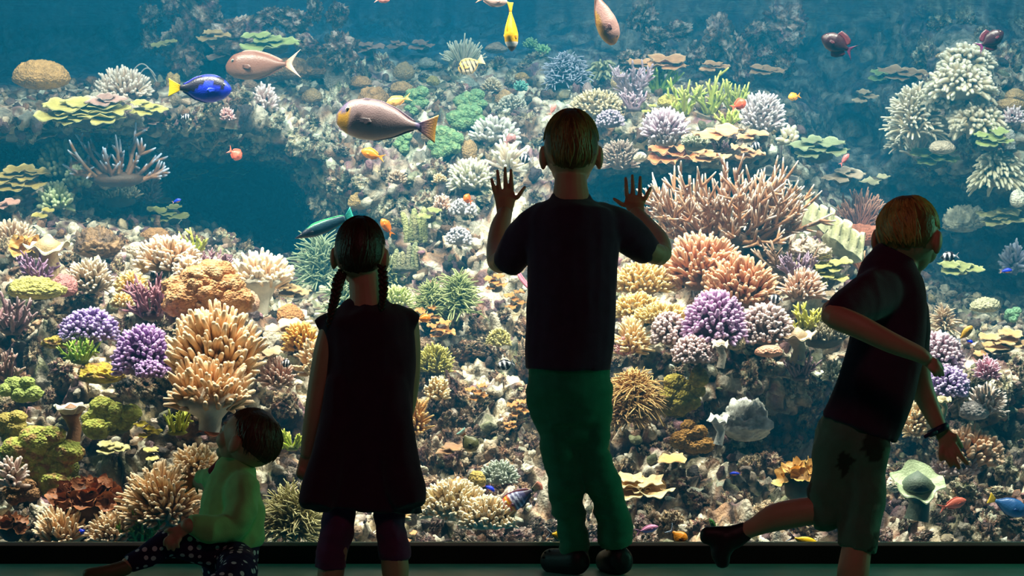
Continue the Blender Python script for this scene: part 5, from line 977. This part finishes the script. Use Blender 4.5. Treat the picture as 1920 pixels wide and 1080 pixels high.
clump(1790, 870, 90, 40, (206, 176, 170), (236, 214, 210), 'pinkish white branching coral under the hand of the runner', n=90, L=.4, r=3.4, lift=.3)
dome(1826, 770, 58, 36, (170, 164, 160), 'grey dome right of the arm of the runner', lift=.3, fine=.1)
mushroom(1766, 758, 28, 28, (226, 210, 160), 'small cream mushroom leather right of the arm of the runner', lift=.45)
clump(1850, 750, 70, 50, (206, 186, 170), (238, 224, 214), 'pale branching coral behind the grey dome', n=100, L=.4, r=2.8, lift=.28)
plates(770, 1005, 30, 40, (206, 140, 90), (226, 170, 120), 'orange brown leaf behind the knee of the girl', n=2, size=.6, lift=.3)
# ------------------------------------------------------------------ fish
def slab(b, base, tip, th, cb, ct, rows=4):
    """a fin: membrane between a base line and an edge line, with thickness and fin-ray ripple"""
    base = np.asarray(base, float); tip = np.asarray(tip, float); n = len(base); out = []
    for s in (1, -1):
        for i in range(rows):
            t = i / (rows - 1); p = base * (1 - t) + tip * t; y = s * th * (1 - 0.75 * t) * (1 + 0.5 * ((np.arange(n) % 2) * 2 - 1)); out.append(np.c_[p[:, 0], y + 0 * p[:, 0], p[:, 1]])
    V = np.concatenate(out); t = np.tile(np.repeat(np.linspace(0, 1, rows), n), 2)[:, None]
    f1 = grid_faces(rows, n); f2 = f1[:, ::-1] + rows * n; j = np.arange(n - 1); e = (rows - 1) * n; m = rows * n
    rim = [np.stack([e + j, e + j + 1, m + e + j + 1, m + e + j], -1), np.stack([j + 1, j, m + j, m + j + 1], -1)]
    i = np.arange(rows - 1) * n
    rim += [np.stack([i, i + n, m + i + n, m + i], -1), np.stack([i + n + n - 1, i + n - 1, m + i + n - 1, m + i + n + n - 1], -1)]
    b.add(V, [f1, f2] + rim, lin(cb) * (1 - t) + lin(ct) * t)
SHAPES = {  # body outline: station, top, bottom (of body height 1), tail kind, dorsal, anal, width
    'tang':   ((0, .04, .06), (.05, .20, .20), (.15, .38, .36), (.32, .50, .48), (.5, .50, .50), (.7, .38, .38), (.86, .16, .16), (1, .09, .09)),
    'long':   ((0, .05, .05), (.06, .20, .18), (.18, .40, .36), (.38, .50, .50), (.6, .42, .44), (.8, .24, .24), (.93, .11, .11), (1, .10, .10)),
    'unicorn':((0, .02, .16), (.05, .22, .28), (.13, .40, .40), (.30, .50, .50), (.5, .48, .48), (.7, .34, .34), (.88, .12, .12), (1, .07, .07)),
    'disc':   ((0, .05, .05), (.08, .18, .16), (.2, .40, .38), (.4, .52, .50), (.62, .50, .48), (.82, .30, .28), (.94, .14, .14), (1, .12, .12)),
    'trigger':((0, .06, .06), (.1, .28, .26), (.3, .48, .46), (.5, .50, .50), (.7, .42, .42), (.88, .16, .16), (1, .10, .10)),
    'wrasse': ((0, .03, .03), (.1, .14, .14), (.2, .30, .28), (.38, .48, .46), (.6, .46, .46), (.8, .34, .34), (1, .20, .20))}
def fish(name, x, y, d, L, hb, face, pitch, colf, label, shape='tang', tail='fork', tailc=((200, 200, 200), (220, 220, 220)), finc=((120, 120, 120), (160, 160, 160)), dors=(.22, .92, .16), anal=(.45, .92, .14), yaw=0.0, roll=0.0, pect=None, tl=0.2, wd=.32, eyec=(30, 26, 24), group=None, eye_r=.10):
    pect = pect or finc; k = d / F; Lm = L * k; body = Lm * (1 - tl); Hh = hb * k
    o = empty(name, at(x, y, d)); tag(o, label, 'fish', group)
    prof = np.array(SHAPES[shape]); u = np.r_[0.0, 0.012, np.linspace(0.035, 1, 28)]; s = 20
    top = np.interp(u, prof[:, 0], prof[:, 1]); bot = np.interp(u, prof[:, 0], prof[:, 2])
    for a_ in (top, bot): a_[2:-1] = (a_[1:-2] + 2 * a_[2:-1] + a_[3:]) / 4
    top[0] *= .3; bot[0] *= .3; X = Lm / 2 - u * body; ang = np.arange(s) / s * 2 * math.pi; sn, cs = np.sin(ang), np.cos(ang)
    wid = Hh * wd * np.minimum(1, np.interp(u, [0, .04, .2, .45, .8, 1], [.12, .4, .95, 1, .5, .14])); 
    Z = np.where(sn > 0, sn[None] * top[:, None], sn[None] * bot[:, None]) * Hh
    V = np.stack([np.repeat(X[:, None], s, 1), np.sign(cs)[None] * np.abs(cs)[None] ** .9 * wid[:, None], Z], -1).reshape(-1, 3); v = np.clip(Z / Hh, -1, 1).ravel(); uu = np.repeat(u, s)
    V = np.concatenate([V, [[X[0], 0, 0], [X[-1], 0, 0]]]); n = len(u); j = np.arange(s); j2 = (j + 1) % s
    C = colf(np.r_[uu, 0, 1], np.r_[v, 0, 0]); b = B(); b.add(V, [grid_faces(n, s, True), np.stack([j2, j, np.full(s, n * s)], -1), np.stack([(n - 1) * s + j, (n - 1) * s + j2, np.full(s, n * s + 1)], -1)], C); b.build('body', M_FISH, o)
    def fin(nm, u0, u1, hgt, sgn, prof_, m=22):
        q = np.linspace(u0, u1, m); bz = np.interp(q, u, top if sgn > 0 else bot) * Hh * sgn * .93; t = (q - u0) / (u1 - u0); hz = bz + sgn * hgt * Hh * np.interp(t, [0, .12, .5, .9, 1], prof_)
        b = B(); slab(b, np.c_[Lm / 2 - q * body, bz], np.c_[Lm / 2 - q * body - hgt * Hh * .35 * (0.3 + t), hz], Hh * .018, *finc); b.build(nm, M_FISH, o)
    if dors: fin('dorsal_fin', *dors, 1, (.25, .8, .85, 1, .5))
    if anal: fin('anal_fin', *anal, -1, (.3, .85, .9, .9, .4))
    m = 17; q = np.linspace(-1, 1, m); pz = Hh * .085; th_ = Lm * tl; spread = {'fork': .40, 'lunate': .46, 'trunc': .34, 'round': .26}[tail] * max(Hh, Lm * .42) * 1.0
    cut = {'fork': 0.55, 'lunate': 0.62, 'trunc': 0.06, 'round': -0.18}[tail]
    b = B(); slab(b, np.c_[np.full(m, Lm / 2 - body + Lm * .015), q * pz], np.c_[Lm / 2 - body - th_ * (1 - cut * (1 - np.abs(q) ** 1.3)), q * spread], Hh * .02, *tailc, rows=5); b.build('tail_fin', M_FISH, o)
    for sd in (-1, 1):
        m = 9; q = np.linspace(-1, 1, m); b = B(); slab(b, np.c_[np.full(m, 0.0), q * Hh * .05], np.c_[-Hh * (.30 - .08 * np.abs(q)), q * Hh * .09 - Hh * .03], Hh * .008, *pect)
        p = b.build('pectoral_fin', M_FISH, o); p.location = (Lm / 2 - .30 * body, sd * Hh * wd * .97, -Hh * .06); p.rotation_euler = (0, 0, -sd * .18)
        er = Hh * eye_r * .5; ui = .135; b = B(); V0, F0 = ico(2 if Hh < .06 else 3); C = np.tile(lin(eyec) * 0 + lin((230, 220, 190)), (len(V0), 1)); C[V0[:, 1] * sd > .62] = lin(eyec); b.add(V0 * er * np.array([1, .6, 1]), [F0], C)
        e = b.build('eye', M_FISH, o); e.location = (Lm / 2 - ui * body, sd * np.interp(ui, u, wid) * .86, np.interp(ui, u, top) * Hh * .40)
    o.rotation_euler = (math.radians(roll), -math.radians(pitch), math.radians(yaw + (180 if face < 0 else 0))); return o
def flat(c, belly=None, noise=0.05):
    def f(u, v):
        C = np.tile(lin(c), (len(u), 1))
        if belly is not None: m = np.clip((-v + .1) / .4, 0, 1)[:, None]; C = C * (1 - m) + lin(belly) * m
        return C
    return f
def bands(base, band, centers, width, belly=None):
    def f(u, v):
        C = flat(base, belly)(u, v)
        for c_ in centers: C[np.abs(u - c_ - 0.03 * v) < width] = lin(band)
        return C
    return f
def tangcol(u, v):
    C = np.tile(lin((30, 52, 214)), (len(u), 1)); blk = (v > .30 - .9 * np.abs(u - .52)) & (u > .14) & (v < .44) | ((u > .62) & (np.abs(v) < .10 + .30 * (u - .62)) ) | ((u > .30) & (u < .70) & (v > .02) & (v < .44))
    C[blk] = lin((22, 18, 44)); C[(((u - .43) / .10) ** 2 + ((v - .16) / .085) ** 2 < 1)] = lin((44, 70, 226)); C[(u > .84) & (np.abs(v) < .09)] = lin((30, 26, 40)); return C
def nasocol(u, v):
    C = flat((128, 106, 106), (152, 130, 126))(u, v); C[(u < .17) & (v < .20) & (u > .015)] = lin((200, 150, 50)); C[(u < .11) & (v > .08)] = lin((112, 96, 126)); C[(((u - .27) / .035) ** 2 + ((v + .02) / .09) ** 2 < 1)] = lin((66, 52, 56)); C[(v > .47)] = lin((60, 46, 60)); C[u > .93] = lin((110, 92, 130)); return C
fish('blue_tang', 375, 166, 6.7, 118, 52, 1, -2, tangcol, 'vivid blue oval fish with black markings and yellow tail, upper left', 'tang', 'trunc', ((250, 210, 20), (250, 215, 40)), ((40, 50, 200), (20, 24, 120)), (.16, .93, .07), (.42, .93, .07), pect=((40, 66, 224), (50, 80, 230)), tl=.18)
fish('unicorn_fish', 494, 122, 7.4, 142, 54, -1, -2, flat((112, 74, 60), (128, 94, 78)), 'pale brown fish swimming left above the blue one', 'unicorn', 'lunate', ((196, 130, 104), (220, 190, 170)), ((150, 104, 90), (170, 120, 104)), (.25, .93, .10), (.45, .93, .08), pect=((92, 60, 48), (104, 70, 58)), tl=.2, eye_r=.13)
fish('unicorn_fish', 725, 229, 6.5, 190, 78, -1, 8, nasocol, 'large mauve grey fish with yellow face and yellow-edged tail, centre left', 'unicorn', 'trunc', ((104, 84, 140), (206, 150, 50)), ((70, 54, 66), (96, 74, 90)), (.22, .93, .06), (.42, .93, .05), pect=((60, 46, 50), (80, 64, 66)), tl=.17, eye_r=.12)
fish('unicorn_fish', 1131, 28, 6.6, 118, 44, 1, -66, lambda u, v: np.where((u < .12)[:, None], lin((196, 140, 96)), np.where((v < -.3)[:, None], lin((186, 140, 70)), lin((168, 130, 122)))), 'mauve fish diving nose down at the top, right of centre', 'unicorn', 'lunate', ((150, 110, 110), (190, 150, 80)), ((140, 90, 80), (160, 110, 90)), (.22, .93, .06), (.42, .93, .06), pect=((110, 76, 80), (120, 84, 86)), tl=.17, yaw=25)
fish('unicorn_fish', 922, 0, 6.9, 60, 24, 1, -8, flat((206, 170, 156)), 'pale pinkish fish cut off by the top edge', 'long', 'fork', ((190, 110, 90), (210, 140, 110)), ((190, 150, 140), (200, 160, 150)))
fish('butterfly_fish', 958, 50, 6.6, 92, 36, 1, -86, lambda u, v: np.where((u < .12)[:, None], lin((40, 34, 40)), np.where((u < .24)[:, None], lin((240, 236, 230)), lin((246, 186, 16)))), 'yellow fish with white and black snout pointing straight down', 'long', 'trunc', ((248, 180, 10), (250, 200, 60)), ((248, 180, 10), (240, 170, 10)), (.2, .9, .10), (.5, .9, .10), yaw=62, pect=((248, 180, 10), (250, 200, 60)))
fish('convict_tang', 883, 122, 7.6, 52, 30, -1, -24, bands((222, 176, 84), (34, 28, 30), (.12, .30, .48, .66, .84), .028, (226, 206, 180)), 'yellowish fish with black stripes in the middle of the slope top', 'tang', 'trunc', ((206, 176, 110), (226, 206, 150)), ((206, 160, 80), (220, 180, 110)), (.2, .92, .08), (.45, .92, .08))
fish('trigger_fish', 1572, 84, 6.9, 70, 36, -1, 26, flat((44, 12, 22)), 'dark maroon fish at upper right, swimming up to the left', 'trigger', 'lunate', ((96, 30, 80), (70, 30, 50)), ((96, 34, 44), (70, 26, 36)), (.45, .9, .34), (.5, .9, .30), pect=((60, 24, 34), (80, 30, 44)), tl=.22)
fish('trigger_fish', 1856, 76, 7.1, 60, 30, 1, 32, flat((42, 12, 24)), 'dark maroon fish at far upper right, swimming up to the right', 'trigger', 'lunate', ((130, 40, 120), (90, 30, 70)), ((96, 30, 50), (70, 24, 40)), (.45, .9, .34), (.5, .9, .30), tl=.22)
OR = dict(tailc=((250, 130, 10), (255, 170, 60)), finc=((250, 130, 10), (255, 160, 50)), pect=((255, 150, 30), (255, 170, 70)), tl=.26)
for x, y, d, L, hb, f_, p_, ya, c_, l_ in (
    (748, 188, 7.4, 50, 19, -1, -16, 0, (250, 168, 84), 'pale orange fish above the yellow-faced fish'), (700, 290, 7.2, 48, 20, -1, 18, 0, (252, 136, 12), 'bright orange fish below the yellow-faced fish'),
    (878, 374, 7.3, 24, 17, -1, 34, 40, (246, 110, 12), 'small orange fish left of the raised left hand'), (726, 427, 7.0, 40, 17, -1, 56, 15, (248, 124, 16), 'orange fish beside the head of the girl'),
    (793, 597, 6.8, 30, 15, 1, 4, 20, (248, 130, 16), 'orange fish peeking out from the shoulder of the girl'), (440, 288, 7.3, 32, 22, 1, -30, 30, (214, 96, 70), 'red orange fish in the dark left cave'),
    (956, 262, 7.3, 28, 18, 1, 40, 20, (170, 120, 120), 'dull pink fish left of the head of the tall boy'), (1036, 206, 7.5, 26, 9, 1, 62, 10, (206, 130, 120), 'slim pink fish just above the head of the tall boy'), (1490, 181, 7.6, 28, 15, -1, -12, 20, (250, 170, 60), 'small orange fish in open water right of the lilac fan'),
    (1384, 197, 7.3, 34, 20, 1, 26, 10, (226, 92, 60), 'red fish in front of the yellow-green bushes'), (1583, 300, 7.4, 30, 10, 1, 50, 15, (206, 110, 110), 'slim pink fish above the hanging beige plate'),
    (1785, 946, 6.6, 56, 20, 1, 18, 0, (226, 110, 86), 'salmon fish right of the pale green folded leather'), (392, 808, 6.3, 46, 19, 1, -10, 0, (226, 110, 70), 'salmon fish at the face of the toddler'), (1212, 993, 6.3, 46, 14, 1, 14, 0, (206, 130, 170), 'pink violet fish near the glass right of the tall boy'),
    (716, 0, 7.0, 30, 12, 1, 0, 0, (206, 120, 110), 'pinkish fish cut off by the top edge, left of centre'), (1005, 925, 6.9, 34, 10, 1, 30, 0, (190, 120, 110), 'slim pinkish fish beside the striped wrasse')):
    kw = dict(OR)
    if c_[1] < 125 or c_[2] > 60: kw.update(tailc=(c_, tuple(np.minimum(np.array(c_) + 25, 255))), finc=(c_, c_), pect=(c_, c_))
    fish('anthias', x, y, d, L, hb, f_, p_, flat(c_, tuple(np.minimum(np.array(c_) + 18, 255))), l_, 'long', 'fork', yaw=ya, dors=(.25, .9, .16), anal=(.6, .9, .16), **kw)
fish('bird_wrasse', 608, 425, 6.6, 118, 26, -1, -22, lambda u, v: np.where((v > .34)[:, None], lin((30, 150, 90)), np.where((u < .35)[:, None], lin((26, 36, 56)), lin((20, 60, 76)))), 'dark teal long-snouted wrasse above the girl', 'wrasse', 'trunc', ((20, 110, 110), (60, 190, 170)), ((30, 150, 90), (40, 180, 110)), (.3, .98, .10), (.5, .98, .06), pect=((14, 20, 30), (20, 30, 40)), tl=.14)
for x, y, d, L, hb, f_, p_, l_ in ((348, 219, 7.6, 19, 11, 1, 0, 'tiny striped fish below the yellow tail of the blue fish'), (535, 681, 6.5, 20, 14, 1, -10, 'small striped fish left of the girl'), (948, 684, 6.5, 34, 18, -1, -18, 'striped black and white fish left of the tall boy at his hem'), (1455, 561, 6.8, 30, 16, -1, 4, 'striped black and white fish right of the finger leather'), (1781, 481, 6.9, 36, 16, -1, -6, 'striped black and white fish right of the head of the runner'), (986, 298, 7.5, 26, 16, -1, 10, 'striped fish above the raised left hand'), (1416, 274, 7.4, 22, 14, 1, 10, 'dim striped fish under the right shelf')):
    fish('damselfish', x, y, d, L, hb, f_, p_, bands((236, 236, 240), (16, 18, 30), (.10, .42, .74), .10), l_, 'disc', 'fork', ((60, 60, 70), (200, 200, 210)), ((20, 20, 30), (40, 40, 60)), (.2, .9, .16), (.5, .9, .16))
for x, y, d, L, hb, f_, p_, l_ in ((331, 377, 7.2, 18, 7, 1, 20, 'tiny blue fish at the small tan plate'), (917, 915, 6.5, 24, 10, 1, -30, 'tiny blue fish with orange fin above the cream finger mass'), (152, 995, 6.25, 14, 12, 1, -60, 'tiny blue fish in the tan finger coral, lower left'), (1886, 508, 7.2, 24, 9, 1, 6, 'tiny blue and orange fish at the right edge'), (1817, 640, 6.7, 16, 8, 1, -20, 'tiny blue fish right of the running boy'), (1380, 888, 6.7, 24, 7, -1, 0, 'tiny dark blue fish in the dark gap on the right slope')):
    fish('damselfish', x, y, d, L, hb, f_, p_, lambda u, v: np.where((v < -.25)[:, None], lin((230, 150, 40)), lin((20, 50, 220))), l_, 'long', 'fork', ((30, 60, 220), (240, 170, 40)), ((20, 50, 210), (20, 50, 210)))
def tusk(u, v):
    C = np.tile(lin((186, 84, 40)), (len(u), 1)); C[u > .42] = lin((74, 70, 110)); C[u > .8] = lin((54, 40, 60))
    for c_, k_ in ((.10, (206, 200, 220)), (.22, (214, 206, 214)), (.34, (230, 180, 30)), (.45, (214, 214, 230)), (.56, (196, 200, 222)), (.66, (150, 156, 190))): C[np.abs(u - c_ + .06 * v) < .022] = lin(k_)
    return C
fish('tuskfish', 974, 934, 6.35, 92, 36, -1, -32, tusk, 'orange and blue wrasse with pale bars beside the green trousers', 'long', 'round', ((170, 190, 150), (226, 130, 110)), ((190, 90, 50), (90, 60, 100)), (.2, .92, .12), (.5, .92, .12), tl=.2)
for x, y, d, L, hb, f_, p_, c_, l_ in ((1046, 1003, 6.14, 46, 24, 1, -8, (246, 186, 20), 'yellow fish with white tail half hidden by the trousers'), (1504, 1013, 6.14, 62, 18, 1, -16, (240, 196, 20), 'yellow fish with bluish tail near the glass by the runner'), (1270, 1004, 6.14, 46, 26, 1, -40, (226, 140, 30), 'yellow and black fish with white tail near the glass'), (1808, 627, 6.7, 44, 15, 1, 46, (206, 160, 60), 'yellow grey fish right of the running boy'), (878, 826, 6.4, 48, 30, 1, -52, (96, 96, 60), 'olive fish with orange tail base on the dark slope')):
    fish('surgeonfish', x, y, d, L, hb, f_, p_, flat(c_, tuple(np.array(c_) * .8)), l_, 'tang', 'lunate' if x != 878 else 'trunc', ((236, 236, 240), (170, 200, 230)) if x != 878 else ((230, 120, 40), (120, 190, 180)), (tuple(np.array(c_) * .4), tuple(np.array(c_) * .3)), (.2, .92, .08), (.45, .92, .08), tl=.26)
fish('surgeonfish', 1890, 948, 6.6, 78, 34, 1, -22, flat((40, 92, 150), (50, 110, 160)), 'blue fish with yellow tail in the lower right corner', 'tang', 'trunc', ((250, 200, 30), (250, 210, 60)), ((30, 70, 130), (30, 80, 150)), (.2, .92, .06), (.45, .92, .06), tl=.17)
fish('wrasse', 1338, 986, 6.2, 32, 9, -1, 62, flat((60, 120, 50)), 'small green fish above the shoe of the runner', 'long', 'trunc', ((60, 130, 60), (80, 150, 70)), ((60, 130, 60), (70, 140, 60)))
# a pale whip arching over the upper left ledge
S = Site('sea_whip', 272, 140, 56, 40, 'thin pale whip arching over the pink finger coral, upper left', 'coral', .15, 3); t = np.linspace(0, 1, 14)
for sx, sc in ((1, 1.0), (-1, .8)):
    P = np.stack([S.W * (.45 - .9 * t) * sx * sc, -.01 * t, S.H * sc * np.sin(np.clip(t * 2.6, 0, 2.6)) ], -1); V, Fs, tt = tubes([P], [np.full(14, 1.3 * S.k)], 6); b = B(); b.add(V, Fs, lin((226, 214, 206))); b.build('strand', M_CORAL, S.o)
S = Site('pink_weed', 984, 520, 34, 50, 'pink curling weed beside the armpit of the tall boy', 'seaweed', .3, 3)
for i in range(3):
    P = np.stack([S.W * (-.5 + .9 * t ** (1 + i)), -.01 * t, S.H * (1 - t ** (.8 + .3 * i))], -1); V, Fs, tt = tubes([P], [2.6 * S.k * np.linspace(.4, 1.3, 14)], 6); b = B(); b.add(V, Fs, lin((226, 130, 150))); b.build('strand', M_CORAL, S.o)
# ------------------------------------------------------------------ every rock is named by the coral it lies beside
FAM = {'pale': 'pale crusted rock', 'tan': 'tan craggy rock', 'brown': 'brown craggy rock', 'purple': 'mauve grey rock'}
seen = set()
for o, px, py, sp, fam in ROCKLIST:
    opts = sorted(((px - x) ** 2 + (py - y) ** 2, lab, x, y, w_, h_) for lab, x, y, w_, h_ in SITES)
    for dd, lab, x, y, w_, h_ in opts[:45]:
        dx, dy = (px - x) / max(w_, 20), (py - y) / max(h_, 20)
        where = ('right of' if dx > 0 else 'left of') if abs(dx) > abs(dy) else ('below' if dy > 0 else 'above')
        if abs(dx) > 0.3 and abs(dy) > 0.3 and abs(dx / dy) < 2 and abs(dy / dx) < 2: where = ('below' if dy > 0 else 'above') + ' and ' + ('right of' if dx > 0 else 'left of')
        t = FAM[fam] + ' ' + where + ' the ' + lab
        if t in seen or len(t.split()) > 16: continue
        seen.add(t); o['label'] = t; break
